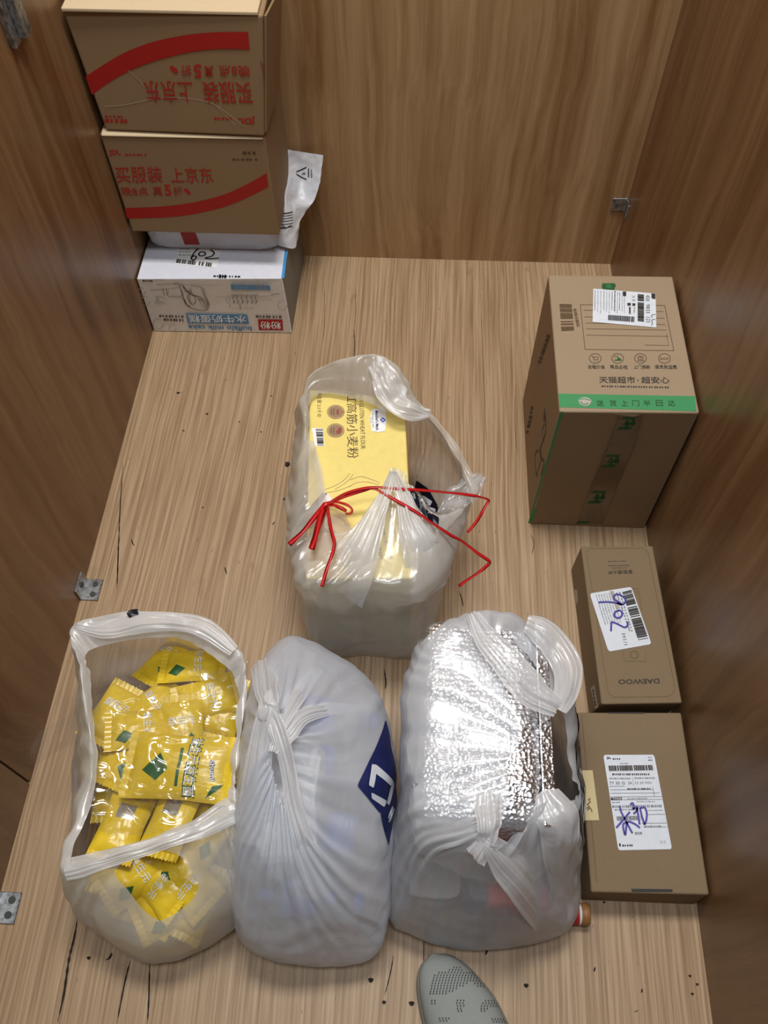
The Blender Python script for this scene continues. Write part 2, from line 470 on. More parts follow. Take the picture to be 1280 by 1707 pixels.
# ------------------------------------------------------------------ the cabinet
XL, XR, YB = -0.612, 0.450, 1.620
HW = 2.2
def slab(x0, x1, y0, y1, z0, z1):
    return [(x0, y0, z0), (x1, y0, z0), (x1, y1, z0), (x0, y1, z0), (x0, y0, z1), (x1, y0, z1), (x1, y1, z1), (x0, y1, z1)]
fl = MB().hexa(slab(-1.3, 1.2, -0.9, YB + 0.02, -0.02, 0), 'oak_floor', 0)
def crack(pts, w):
    P = np.array([at(*p, 0.0004) for p in pts]); P = catmull(P, 6); V = []
    n = len(P)
    for i, p in enumerate(P):
        ww = w * (0.35 + 0.65 * abs(math.sin(i * 1.7))) * min(1, 4 * (i + .5) / n, 4 * (n - i - .5) / n) / 2
        V += [p + A3(ww, 0, 0), p - A3(ww, 0, 0)]
    fl.add(V, [(2 * i, 2 * i + 1, 2 * i + 3, 2 * i + 2) for i in range(n - 1)], 'crack_dark')
ZL = Z(0, 900, 2.115)
crack([ZL(418, 0), ZL(416, 70), ZL(412, 175)], 0.003)
crack([(205, 770), (200, 850), (198, 900), (195, 972)], 0.0028)
crack([(290, 656), (298, 655), (306, 653)], 0.002)
for q in ([(219, 898), (221, 905), (224, 910)], [(375, 945), (376, 951), (378, 957)], [(454, 875), (456, 872), (458, 870)], [(1052, 1528), (1054, 1529), (1056, 1528)], [(1050, 1580), (1053, 1580), (1055, 1580)], [(990, 1620), (991, 1616), (992, 1612)], [(1069, 1655), (1070, 1652), (1070, 1648)], [(1056, 1687), (1060, 1686), (1063, 1684)], [(742, 1600), (744, 1596), (745, 1592)]): crack(q, 0.003)
crack([ZL(275, 1320), ZL(262, 1400), ZL(243, 1480), ZL(225, 1600), ZL(202, 1705)], 0.0045)
crack([ZL(460, 1480), ZL(440, 1560), ZL(412, 1705)], 0.003)
crack([ZL(528, 1490), ZL(525, 1600), ZL(520, 1705)], 0.003)
crack([ZL(395, 1455), ZL(385, 1475), ZL(370, 1482)], 0.005)
crack([(590, 548), (591, 575), (590, 598)], 0.0022)
crack([(592, 480), (593, 510), (591, 545)], 0.0012)
crack([(656, 1592), (650, 1625), (641, 1660)], 0.002)
crack([(706, 1560), (706, 1590), (706, 1610)], 0.0015)
crack([(812, 1580), (811, 1587), (809, 1592)], 0.004)
crack([(765, 985), (770, 1000), (772, 1012)], 0.0025)
crack([(884, 890), (890, 905), (886, 925)], 0.0015)
crack([(640, 1115), (643, 1135), (642, 1150)], 0.003)
crack([(860, 640), (858, 700), (862, 760)], 0.0012)
crack([(540, 470), (541, 520), (539, 570)], 0.0010)
crack([(800, 480), (806, 620), (812, 760)], 0.0010)
for px, py, r in [(618, 1634, .004), (686, 1673, .004), (640, 1671, .003), (877, 1643, .0035), (148, 1597, .003), (720, 1607, .002), (345, 690, .003), (297, 655, .0035), (452, 660, .002), (306, 718, .0022), (338, 846, .002), (399, 703, .002), (435, 720, .002), (474, 833, .0025), (1150, 1627, .0022), (1162, 1641, .0022), (1154, 1657, .0022), (1007, 1504, .002)]:
    c = at(px, py, 0.0004)
    fl.poly([c + A3(math.cos(w) * r * (1 + .25 * math.sin(3 * w)), math.sin(w) * r * 0.8, 0) for w in np.linspace(0, 2 * math.pi, 11)[:-1]], 'crack_dark')
struct(fl, 'floor')
struct(MB().hexa(slab(-0.66, 0.50, YB, YB + 0.018, 0, HW), 'wood_laminate_back', 0.0005, 1), 'wall_back')
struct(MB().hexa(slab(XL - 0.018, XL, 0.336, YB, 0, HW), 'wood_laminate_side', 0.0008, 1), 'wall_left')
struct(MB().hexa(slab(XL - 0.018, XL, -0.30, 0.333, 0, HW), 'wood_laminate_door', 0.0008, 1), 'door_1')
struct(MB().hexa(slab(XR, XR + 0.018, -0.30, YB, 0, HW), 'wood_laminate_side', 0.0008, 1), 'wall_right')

# ------------------------------------------------------------------ hinges and corner brackets
PLATES = [None]
def bracket(name, loc, label, group, foot, upright):
    """an L of steel sheet: one leaf on each face, screws on both"""
    t = thing(name, loc, label, 'bracket', group)
    (fx, fy, fz), (ux, uy, uz) = foot, upright
    m = MB(); m.hexa(slab(*fx, *fy, *fz), 'zinc_steel', 0.0008, 1); PLATES[0] = m.build('base_plate', t)
    m = MB(); m.hexa(slab(*ux, *uy, *uz), 'zinc_steel', 0.0008, 1); m.build('upright_plate', t)
    return t
def screw(t, p, axis):
    m = MB(); ax = {'z': (0, 0, 1), 'x': (1, 0, 0), 'y': (0, -1, 0)}[axis]
    m.tube([A3(*p), A3(*p) + A3(*ax) * 0.0025], 0.0055, 'hole_dark', 12); m.build('screw', PLATES[0])
b = bracket('corner_bracket', (XL, 0.69, 0), 'steel corner bracket on floor at left wall, behind the bag of yellow packets', 'brackets at the left wall', ((0, .034), (-.022, .022), (0, .003)), ((0, .004), (-.022, .022), (0, .034)))
screw(b, (.022, -.010, .002), 'z'); screw(b, (.022, .011, .002), 'z'); screw(b, (.003, 0, .02), 'x')
b = copy_tree(b); b.location = (XL, 0.148, 0); b['label'] = 'steel corner bracket cut by the left edge of the photo, lowest on the left'
zc = atY(1035, 340, YB)
b2 = bracket('corner_bracket', (XR, YB, zc[2]), 'small dark steel bracket in the back right wall corner, above the tall carton', None, ((-.034, -.002), (-.004, 0), (-.017, .017)), ((-.004, 0), (-.03, -.002), (-.017, .017)))
screw(b2, (-.022, -.003, .0), 'y')
pc = atX(12, 22, XL)
b3 = bracket('door_hinge', (XL, pc[1], pc[2]), 'blurred grey metal hinge on the left wall in the top left photo corner', None, ((0, .010), (-.03, .03), (-.035, .035)), ((.010, .022), (-.012, .012), (-.03, .03)))
screw(b3, (.010, .02, .02), 'x')

# ------------------------------------------------------------------ cartons
# -- upper and lower brown cartons
ZA = Z(120, 40, 3.765)
def clothing_carton(name, label, F, yb, zb_back, red_side=False):
    """F: front corners bl br tr tl"""
    bl, br, tr, tl = [np.asarray(p) for p in F]
    loc = ((bl[0] + br[0]) / 2, (bl[1] + yb) / 2, bl[2])
    t = thing(name, loc, label, 'carton', 'two brown clothing cartons stacked at the left wall')
    bk = [A3(p[0], yb, p[2]) for p in (bl, br, tr, tl)]
    m = MB(loc); m.hexa([bl, br, bk[1], bk[0], tl, tr, bk[2], bk[3]], 'cardboard_brown', 0.004, 3)
    return t, m, loc, Plane(bl, br, tl)

Y2 = 1.398
F2 = [A3(-.606, Y2, .242), A3(-.299, Y2, .242), A3(-.300, Y2, .464), A3(-.609, Y2, .464)]
t2, m, loc2, pl = clothing_carton('cardboard_carton', 'lower brown carton of the left stack, red lettering upright and red arc below it', F2, 1.61, 0)
up = [(375, 1153), (560, 1148), (720, 1125), (880, 1090), (1040, 1035), (1225, 935)]
up = [(330, 1155), (480, 1150), (640, 1138), (800, 1112), (960, 1068), (1100, 1005), (1222, 935)]
lo = [(345, 1220), (500, 1218), (660, 1208), (820, 1182), (980, 1140), (1120, 1080), (1232, 1022)]
U = catmull(np.array([ZA(*p) for p in up]), 5); L = catmull(np.array([ZA(*p) for p in lo]), 5)
for i in range(len(U) - 1): m.ppoly(pl, [U[i], U[i + 1], L[i + 1], L[i]], 'ink_red_band')
m.ptext(pl, '买服装', ZA(262, 895), ZA(560, 893), ZA(570, 995), ZA(285, 998), 'ink_red', 0.012)
m.ptext(pl, '上京东', ZA(612, 897), ZA(870, 900), ZA(893, 997), ZA(625, 997), 'ink_red', 0.012)
m.ptext(pl, '晚8点', ZA(305, 1022), ZA(470, 1022), ZA(485, 1077), ZA(320, 1078), 'ink_red', 0.012)
m.ptext(pl, '真', ZA(503, 1020), ZA(565, 1020), ZA(570, 1077), ZA(510, 1077), 'ink_red', 0.012)
m.ptext(pl, '5', ZA(575, 1008), ZA(618, 1008), ZA(628, 1080), ZA(585, 1080), 'ink_red', 0.03)
m.ptext(pl, '折', ZA(632, 1022), ZA(690, 1022), ZA(695, 1075), ZA(640, 1075), 'ink_red', 0.012)
m.ppoly(pl, [ZA(700, 1035), ZA(722, 1032), ZA(748, 1060), ZA(735, 1076), ZA(708, 1055)], 'ink_red')
m.ptext(pl, 'JDL', ZA(225, 790), ZA(300, 790), ZA(312, 830), ZA(235, 830), 'ink_red', 0.04)
m.pgreek(pl, ZA(330, 815), ZA(475, 815), 3, 'ink_red', 6)
m.pgreek(pl, ZA(1070, 800), ZA(1160, 800), 5, 'ink_brown', 3); m.pgreek(pl, ZA(1005, 845), ZA(1170, 845), 3, 'ink_brown', 6)
m.build('carton_body', t2)
mm = MB(loc2)
ptop = [F2[3] + A3(.004, -.002, -.001), F2[2] + A3(-.004, -.002, -.001), F2[2] + A3(-.004, .012, .003), F2[3] + A3(.004, .012, .004)]
mm.hexa([ptop[0] - A3(0, 0, .003), ptop[1] - A3(0, 0, .003), ptop[2] - A3(0, 0, .003), ptop[3] - A3(0, 0, .003), *ptop], 'cardboard_lit_edge', 0.001, 1)
mm.build('flap_edge', t2)['label'] = 'flap edge painted pale as if lit'  # lit upper edge of the carton, its brightness put into the colour
Y1 = 1.398
F1 = [A3(-.596, Y1 + .004, .4685), A3(-.300, Y1 - .004, .4685), A3(-.274, Y1 - .004, .684), A3(-.606, Y1 + .004, .684)]
t1, m, loc1, pl = clothing_carton('cardboard_carton', 'topmost brown carton of the left stack, creased, red lettering upside down under an arc', F1, 1.61, 0)
up = [(85, 330), (200, 255), (330, 180), (500, 115), (700, 72), (900, 52), (1105, 50)]
lo = [(125, 445), (220, 375), (350, 300), (500, 240), (700, 185), (900, 158), (1115, 160)]
U = catmull(np.array([ZA(*p) for p in up]), 5); L = catmull(np.array([ZA(*p) for p in lo]), 5)
for i in range(len(U) - 1): m.ppoly(pl, [U[i], U[i + 1], L[i + 1], L[i]], 'ink_red_band')
m.ptext(pl, '买服装', ZA(1145, 503), ZA(830, 495), ZA(815, 360), ZA(1112, 365), 'ink_red', 0.012)
m.ptext(pl, '上京东', ZA(765, 490), ZA(475, 490), ZA(445, 355), ZA(752, 360), 'ink_red', 0.012)
m.ptext(pl, '晚8点', ZA(1115, 332), ZA(925, 330), ZA(920, 258), ZA(1110, 262), 'ink_red', 0.012)
m.ptext(pl, '真', ZA(888, 330), ZA(830, 330), ZA(828, 262), ZA(885, 262), 'ink_red', 0.012)
m.ptext(pl, '5', ZA(815, 338), ZA(765, 338), ZA(760, 252), ZA(810, 252), 'ink_red', 0.03)
m.ptext(pl, '折', ZA(750, 325), ZA(685, 325), ZA(680, 260), ZA(745, 260), 'ink_red', 0.012)
m.ppoly(pl, [ZA(665, 305), ZA(640, 308), ZA(612, 280), ZA(622, 260), ZA(660, 282)], 'ink_red')
m.ptext(pl, 'JDL', ZA(1155, 628), ZA(1045, 628), ZA(1040, 580), ZA(1148, 580), 'ink_red', 0.04)
m.pgreek(pl, ZA(890, 585), ZA(1010, 588), 4, 'ink_red', 5)
m.pgreek(pl, ZA(205, 595), ZA(360, 600), 6, 'ink_red', 5); m.pgreek(pl, ZA(205, 575), ZA(330, 578), 3, 'ink_red', 5)
m.pstroke(pl, [ZA(200, 518), ZA(340, 505), ZA(500, 470), ZA(620, 462), ZA(760, 470), ZA(880, 498), ZA(980, 565), ZA(1080, 645)], 0.0018, 'cardboard_crease')
m.pstroke(pl, [ZA(350, 290), ZA(420, 350), ZA(455, 400)], 0.0012, 'cardboard_crease')
m.pstroke(pl, [ZA(900, 510), ZA(1000, 610), ZA(1030, 635)], 0.0012, 'cardboard_crease')
# red print on the right side face
plr = Plane(F1[1], F1[1] + A3(0, .2, 0), F1[2])
m.ptext(plr, '京东', (432, 98), (434, 112), (447, 140), (442, 112), 'ink_red', 0.01)
m.build('carton_body', t1)
mm = MB(loc1)
zt = .684
q = [A3(-.604, Y1 - .004, zt), A3(-.282, Y1 - .006, zt), A3(-.282, 1.60, zt + .002), A3(-.604, 1.60, zt + .002)]
mm.hexa([*q, *[p + A3(0, 0, .006) for p in q]], 'cardboard_lit_edge', 0.0015, 2); mm.build('top_flap', t1)['label'] = 'top flap painted pale as if lit'  # light falling on the flap is painted into its pale cardboard
mm = MB(loc1)
q = [F1[1] + A3(.0005, .004, .006), F1[1] + A3(.012, .12, .02), F1[2] + A3(.012, .12, -.01), F1[2] + A3(.0005, .004, -.002)]
q2 = [p + A3(.004, 0, 0) for p in q]
mm.hexa([q[0], q2[0], q2[1], q[1], q[3], q2[3], q2[2], q[2]], 'cardboard_brown', 0.0012, 1); mm.build('side_flap', t1)

# -- white and cream cake carton
ZB = Z(215, 395, 4.414)
zm = 0.157
FB = [A3(-.609, 1.352, .001), A3(-.293, 1.359, .001), A3(-.299, 1.366, zm), A3(-.609, 1.352, zm)]
locm = (-.452, 1.48, 0)
tm = thing('cake_carton', locm, 'white and cream cake carton with sketched buffalo, on the floor under the stack', 'carton')
m = MB(locm)
bk = [A3(-.609, 1.612, .001), A3(-.291, 1.612, .001), A3(-.293, 1.612, zm), A3(-.609, 1.612, zm)]
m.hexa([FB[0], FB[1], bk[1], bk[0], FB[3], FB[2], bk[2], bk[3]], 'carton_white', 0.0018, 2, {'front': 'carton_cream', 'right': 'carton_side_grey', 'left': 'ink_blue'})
pf = Plane(FB[0], FB[1], FB[3]); pt = Plane(FB[3], FB[2], bk[3])
m.ppoly(pf, [ZB(418, 563), ZB(868, 572), ZB(885, 640), ZB(432, 634)], 'ink_blue')
m.ptext(pf, '水牛奶蛋糕', ZB(868, 634), ZB(444, 628), ZB(432, 570), ZB(856, 578), 'ink_white', 0.02, 0.0006)
m.ptext(pf, 'buffalo milk cake', ZB(905, 694), ZB(438, 680), ZB(434, 648), ZB(902, 660), 'ink_blue', 0.02)
m.ppoly(pf, [ZB(948, 605), ZB(1128, 607), ZB(1134, 687), ZB(956, 685)], 'ink_red_band')
m.ptext(pf, '粉粉', ZB(1120, 678), ZB(968, 676), ZB(962, 622), ZB(1114, 624), 'ink_white', 0.03, 0.0006)
m.pgreek(pf, ZB(932, 578), ZB(1125, 580), 3.5, 'ink_sketch', 8)
m.ppoly(pf, [ZB(748, 350), ZB(1036, 357), ZB(1043, 392), ZB(752, 388)], 'ink_blue')
m.ptext(pf, '净含量：1.875千克', ZB(1020, 388), ZB(775, 384), ZB(773, 358), ZB(1016, 362), 'ink_faint', 0.0, 0.0006)
m.pgreek(pf, ZB(765, 340), ZB(1020, 345), 2, 'ink_faint', 12)
m.pgreek(pf, ZB(220, 575), ZB(405, 580), 3, 'ink_sketch', 8); m.pgreek(pf, ZB(255, 600), ZB(410, 605), 4, 'ink_sketch', 7)
m.pgreek(pf, ZB(100, 315), ZB(180, 318), 3, 'ink_sketch', 5)
def sk(pts, w=.0009, mat='ink_sketch'): m.pstroke(pf, [ZB(*p) for p in pts], w, mat)
sk([(200, 352), (260, 348), (340, 346), (372, 352)]); sk([(160, 390), (230, 388), (300, 380)]); sk([(390, 350), (520, 352), (675, 356)], .0006)
sk([(180, 318), (215, 312), (250, 316)], .0006)
sk([(250, 380), (255, 410), (262, 435)]); sk([(275, 385), (280, 430)]); sk([(290, 395), (292, 440), (380, 440), (384, 395)], .0007)
sk([(372, 350), (378, 380), (392, 410), (400, 450), (415, 490), (450, 520), (500, 535), (550, 540), (580, 528), (575, 490), (545, 455), (500, 435), (450, 420), (415, 395), (385, 345)], .0016)
sk([(400, 360), (430, 400), (470, 430), (520, 440)], .0018); sk([(415, 400), (440, 395), (455, 420), (430, 430)], .0015)
sk([(430, 430), (440, 470), (470, 500), (490, 470), (480, 440)], .0013); sk([(445, 440), (450, 480), (470, 490)], .0011)
sk([(410, 460), (425, 500), (450, 510)], .002); sk([(500, 450), (550, 480), (570, 520)], .0016); sk([(505, 450), (530, 490), (560, 530)], .0009)
sk([(520, 445), (545, 475), (565, 505)], .0009)
sk([(450, 370), (460, 410), (480, 435)], .001); sk([(455, 360), (510, 365), (545, 380), (560, 430), (580, 470), (592, 505)], .0012)
sk([(530, 375), (545, 420), (570, 460), (585, 500)], .0009); sk([(300, 440), (350, 435), (400, 455)], .0008); sk([(310, 380), (350, 372), (372, 362)], .0008)
sk([(190, 440), (220, 455), (200, 470), (240, 480), (262, 490)], .0009); sk([(200, 435), (240, 440), (260, 455)], .0008); sk([(185, 480), (215, 492), (240, 490)], .0008)
sk([(330, 345), (350, 340), (375, 345)], .0012)
for k, x in enumerate((770, 800, 835, 870, 905, 935)):
    sk([(x, 430), (x - 8, 450), (x + 4, 470), (x - 4, 492)], .0012); sk([(x - 20, 432), (x, 426), (x + 16, 434)], .0011)
    sk([(x - 14, 470), (x, 480), (x + 12, 468)], .0009)
sk([(815, 490), (818, 520), (822, 535)], .0012); sk([(712, 450), (722, 480), (745, 500), (740, 520)], .0008); sk([(725, 440), (745, 455), (740, 480)], .0008)
sk([(850, 510), (880, 528), (920, 520)], .0007); sk([(640, 440), (760, 436), (960, 440), (1110, 418)], .0005); sk([(950, 470), (1050, 462)], .0005)
sk([(1045, 425), (1070, 420), (1105, 417)], .001); sk([(1045, 425), (1060, 435)], .0008); sk([(760, 520), (860, 530)], .0005)
for cx, cy, r in [(120, 470, 32), (215, 640, 38), (1130, 500, 34), (95, 400, 24), (320, 670, 26)]:
    m.pstroke(pf, [ZB(cx + r * math.cos(w), cy + r * math.sin(w)) for w in np.linspace(0, 5.4, 14)], .0012, 'ink_faint')
# top face: blue edge, printed line, label
m.ppoly(pt, [ZB(1146, 95), ZB(1166, 97), ZB(1142, 303), ZB(1120, 303)], 'ink_sky')
m.pgreek(pt, ZB(620, 282), ZB(820, 286), 3, 'ink_black', 9); m.pgreek(pt, ZB(660, 276), ZB(720, 278), 6, 'ink_black', 3)
m.build('carton_body', tm)
lb = MB(locm)
lb.ppoly(pt, [ZB(370, 45), ZB(690, 50), ZB(645, 228), ZB(335, 200)], 'ink_white', 0.0006)
lb.pbars(pt, [ZB(352, 160), ZB(612, 190), ZB(606, 220), ZB(342, 190)], 60, 'ink_black', 0.5, 0.0009)
for k in range(3): lb.pgreek(pt, ZB(372 - k * 6, 84 + 22 * k), ZB(450 + k * 5, 86 + 22 * k), 1.6, 'ink_grey', 6, 0.0009, k)
lb.pgreek(pt, ZB(600, 72), ZB(672, 76), 4, 'ink_dark', 5, 0.0009)
lb.pstroke(pt, [ZB(560, 58), ZB(515, 80), ZB(480, 115), ZB(458, 155), ZB(475, 170), ZB(495, 150), ZB(480, 138), ZB(462, 150)], 0.0035, 'ink_black', 0.0011)
lb.pstroke(pt, [ZB(525, 110), ZB(512, 128), ZB(530, 140), ZB(560, 130), ZB(555, 112), ZB(525, 110)], 0.0035, 'ink_black', 0.0011)
lb.pstroke(pt, [ZB(600, 95), ZB(626, 115), ZB(610, 140), ZB(560, 155), ZB(600, 160), ZB(660, 155)], 0.0035, 'ink_black', 0.0011)
lb.build('shipping_label', tm)

# -- grey-white courier mailer between the cake carton and the lower carton
def patch(net, nu, nv, closed_u=False):
    """bicubic sheet through a net of control points (rows v, columns u)"""
    rows = [catmull(np.array(r), nu, closed_u) for r in net]
    R = np.array(rows)
    cols = [catmull(R[:, j], nv) for j in range(R.shape[1])]
    return np.array(cols).transpose(1, 0, 2)

def grid_normals(G, wrap):
    if wrap: du = np.roll(G, -1, 1) - np.roll(G, 1, 1)
    else: du = np.gradient(G, axis=1)
    dv = np.gradient(G, axis=0)
    n = np.cross(du, dv); return n / (np.linalg.norm(n, axis=2, keepdims=True) + 1e-9)

def crinkle(G, su=1.08, sv=1.05, iters=60, tether=0.012, wrap=False, seed=1, gather=0.0, pin_rows=(), floor_z=0.0015, amp=0.003, inward=0.004, sc=30, pleat=0.0, pk=3.5):
    """let the sheet buckle: edges want to be longer than the smooth form allows, so it wrinkles like film"""
    X0 = G.copy(); nv, nu = G.shape[:2]
    N = grid_normals(X0, wrap)
    cen = X0.reshape(-1, 3).mean(0)
    sgn = np.sign(((X0 - cen) * N).sum(2).mean()); sgn = sgn if sgn else 1; N = N * sgn
    ph = np.array([[mnoise.noise(Vector((X0[i, j] * sc + seed * 7.3).tolist())) for j in range(nu)] for i in range(nv)])
    ph2 = np.array([[mnoise.noise(Vector((X0[i, j] * sc * 2.6 + seed * 3.1).tolist())) for j in range(nu)] for i in range(nv)])
    X = X0 + N * ((ph + 0.5 * ph2) * amp)[..., None]
    if pleat:
        th = np.arange(nu) / nu * 2 * math.pi
        pl = np.array([[mnoise.noise(Vector((math.cos(a) * pk, math.sin(a) * pk, seed + i / nv * 1.6))) + .5 * mnoise.noise(Vector((math.cos(a) * pk * 2.3, math.sin(a) * pk * 2.3, seed + 5 + i / nv * 2.0))) for a in th] for i in range(nv)])
        rampv = np.clip((np.arange(nv) / nv - .12) / .45, 0.12, 1)[:, None]
        X = X + N * (pl * rampv * pleat)[..., None]
    def sh(A, du, dv):
        if wrap: B = np.roll(A, -du, 1)
        else:
            if du == 0: B = A
            elif du > 0: B = A[:, du:]
            else: B = A[:, :du]
        return B
    def pairs(du, dv):
        # index arrays
        I, J = np.meshgrid(np.arange(nv - dv), np.arange(nu), indexing='ij')
        J2 = J + du
        if wrap: J2 = J2 % nu; ok = np.ones_like(J, bool)
        else: ok = (J2 >= 0) & (J2 < nu)
        a = (I * nu + J)[ok]; b = ((I + dv) * nu + J2)[ok]
        return a, b
    Xf = X.reshape(-1, 3); X0f = X0.reshape(-1, 3); Nf = N.reshape(-1, 3)
    mean_u = np.linalg.norm(np.roll(X0, -1, 1) - X0, axis=2)[:, :-1].mean()
    cons = []
    for du, dv, s, k in ((1, 0, su, 1.0), (0, 1, sv, 1.0), (1, 1, (su + sv) / 2, .7), (-1, 1, (su + sv) / 2, .7), (2, 0, su, .5), (0, 2, sv, .5)):
        a, b = pairs(du, dv); L = np.linalg.norm(X0f[a] - X0f[b], axis=1)
        R = L * s
        if gather and dv == 0: R = np.clip(np.maximum(R, gather * mean_u * abs(du)), 0, L * 2.2 + 1e-5)
        cons.append((a, b, R, k))
    cnt = np.zeros(len(Xf))
    for a, b, R, k in cons: np.add.at(cnt, a, k); np.add.at(cnt, b, k)
    pin = np.zeros((nv, nu), bool)
    for r in pin_rows: pin[r] = True
    pin = pin.reshape(-1)
    for it in range(iters):
        D = np.zeros_like(Xf)
        for a, b, R, k in cons:
            d = Xf[b] - Xf[a]; L = np.linalg.norm(d, axis=1) + 1e-9
            c = d * ((L - R) / L * 0.5 * k)[:, None]
            for ax in range(3):
                D[:, ax] += np.bincount(a, c[:, ax], len(Xf)) - np.bincount(b, c[:, ax], len(Xf))
        Xf = Xf + D / cnt[:, None] * 1.5
        off = Xf - X0f
        n = (off * Nf).sum(1)
        low = n < -inward
        off[low] += Nf[low] * (-inward - n[low])[:, None]
        Lo = np.linalg.norm(off, axis=1); k = np.minimum(1, tether / (Lo + 1e-9))
        off *= k[:, None]; off[pin] = 0
        Xf = X0f + off
        Xf[:, 2] = np.maximum(Xf[:, 2], floor_z)
    return Xf.reshape(nv, nu, 3)

def subsurf(o, lv=1):
    md = o.modifiers.new('smooth', 'SUBSURF'); md.levels = lv; md.render_levels = lv; return o

locb = (-.44, 1.52, zm)
tb = thing('courier_mailer', locb, 'crumpled grey-white plastic mailer squeezed between the cake carton and the cartons above', 'mailer')
def pillow(x0, x1, y0, y1, z0, z1, n=26):
    g = []
    ring = []
    for k in range(48):
        w = 2 * math.pi * k / 48; c, s_ = math.cos(w), math.sin(w)
        ring.append((math.copysign(abs(c) ** .25, c), math.copysign(abs(s_) ** .25, s_)))
    rows = []
    for s in np.linspace(-1, 1, 15):
        z = z0 + (z1 - z0) * (s + 1) / 2; p = 1.0 - 0.06 * abs(s) ** 3
        rows.append([A3((x0 + x1) / 2 + (x1 - x0) / 2 * a * p, (y0 + y1) / 2 + (y1 - y0) / 2 * b * p, z) for a, b in ring])
    return np.array(rows)
G = pillow(-.604, -.312, 1.446, 1.606, zm + .001, .2395)
G = crinkle(G, 1.05, 1.05, 30, 0.006, True, 3, floor_z=zm + .001, inward=.006)
G[..., 2] = np.clip(G[..., 2], zm + .001, .2405); G[..., 1] = np.minimum(G[..., 1], 1.612); G[..., 0] = np.maximum(G[..., 0], XL + .003)
m = MB(locb); m.grid(G, 'mailer_grey_white', True)
m.add(G[0], [tuple(range(48))], 'mailer_grey_white'); m.add(G[-1], [tuple(range(48))], 'mailer_grey_white')
def grid_bvh(G, wrap=False):
    nv, nu = G.shape[:2]
    return BVHTree.FromPolygons([tuple(p) for p in G.reshape(-1, 3)], [(i * nu + j, i * nu + (j + 1) % nu, (i + 1) * nu + (j + 1) % nu, (i + 1) * nu + j) for i in range(nv - 1) for j in range(nu if wrap else nu - 1)])
bvm = grid_bvh(G, True)
red = []
for k in range(7):
    for a in (0, 1):
        p = np.array([299, 384]) + np.array([9, 24]) * k / 6 + a * np.array([25, 0])
        hit = bvm.ray_cast(Vector(CAMP.tolist()), Vector(unit(ray(*p)).tolist()), 4)[0]
        if hit is not None: red.append(np.array(hit) - unit(ray(*p)) * .0015)
if len(red) == 14: m.add(red, [(2 * k, 2 * k + 1, 2 * k + 3, 2 * k + 2) for k in range(6)], 'ink_red')
m.build('mailer_body', tb, True)
# the loose end standing up at the right, towards the back wall
ZR = Z(200, 240, 3.555)
net = []
def zr(x, y, Y): return atY(*ZR(x, y), Y)
net.append([zr(930, 600, 1.455), zr(985, 612, 1.448), zr(1036, 612, 1.455), zr(1052, 560, 1.475)])
net.append([zr(930, 520, 1.465), zr(985, 525, 1.458), zr(1030, 520, 1.470), zr(1062, 470, 1.49)])
net.append([zr(935, 420, 1.49), zr(980, 400, 1.482), zr(1040, 385, 1.50), zr(1100, 400, 1.525)])
net.append([zr(930, 330, 1.52), zr(985, 300, 1.512), zr(1050, 330, 1.545), zr(1150, 330, 1.55)])
net.append([zr(930, 220, 1.555), zr(985, 230, 1.555), zr(1070, 230, 1.58), zr(1182, 240, 1.565)])
net.append([zr(930, 120, 1.58), zr(975, 130, 1.59), zr(1080, 140, 1.595), zr(1192, 150, 1.58)])
net.append([zr(925, 45, 1.60), zr(966, 40, 1.603), zr(1090, 58, 1.605), zr(1200, 75, 1.59)])
G = patch(net, 10, 7)
G = crinkle(G, 1.05, 1.05, 40, 0.005, False, 5, floor_z=.01, amp=.003)
G[..., 1] = np.minimum(G[..., 1], 1.614)
m = MB(locb); m.grid(G, 'mailer_grey_white')
Gb = G + A3(0, .004, 0); Gb[..., 1] = np.minimum(Gb[..., 1], 1.617); m.grid(Gb, 'mailer_grey_white')
bv = BVHTree.FromPolygons([tuple(p) for p in G.reshape(-1, 3)], [(i * G.shape[1] + j, i * G.shape[1] + j + 1, (i + 1) * G.shape[1] + j + 1, (i + 1) * G.shape[1] + j) for i in range(G.shape[0] - 1) for j in range(G.shape[1] - 1)])
def drape(bvh, P, d, lift=0.0012):
    """drop printed points on a sheet along direction d"""
    d = Vector(tuple(unit(d))); out = []
    for p in P:
        h, n, i, dist = bvh.ray_cast(Vector(tuple(p)) - d * 0.4, d, 0.9)
        out.append(np.array(h) - np.array(d) * lift if h is not None else None)
    return out
def mark(m, bvh, pts, w, mat, Y, Zc=ZR, sub=6):
    P = [atY(*Zc(*p), Y) for p in pts]; Q = []
    for a, b_ in zip(P[:-1], P[1:]):
        for k in range(sub): Q.append(a + (b_ - a) * k / sub)
    Q.append(P[-1]); Q = np.array(Q)
    vd = unit(Q.mean(0) - CAMP)
    T = np.gradient(Q, axis=0); V = []
    for q, t in zip(Q, T):
        a = unit(np.cross(unit(t), vd)) * w / 2; V += [q + a, q - a]
    V = drape(bvh, V, vd)
    F = [(2 * i, 2 * i + 1, 2 * i + 3, 2 * i + 2) for i in range(len(Q) - 1)]
    F = [f for f in F if all(V[i] is not None for i in f)]
    if F: m.add([v if v is not None else Q[0] for v in V], F, mat)
for tri in ([(1045, 165), (1080, 150), (1105, 138)], [(1117, 145), (1117, 175), (1116, 198)], [(1105, 210), (1080, 200), (1045, 178)]):
    mark(m, bv, tri, .0022, 'ink_black', 1.585)
mark(m, bv, [(1085, 172), (1098, 180)], .0015, 'ink_black', 1.585, sub=2); mark(m, bv, [(1078, 180), (1096, 172)], .0015, 'ink_black', 1.585, sub=2)
mark(m, bv, [(1134, 150), (1134, 200)], .0025, 'ink_grey', 1.58)
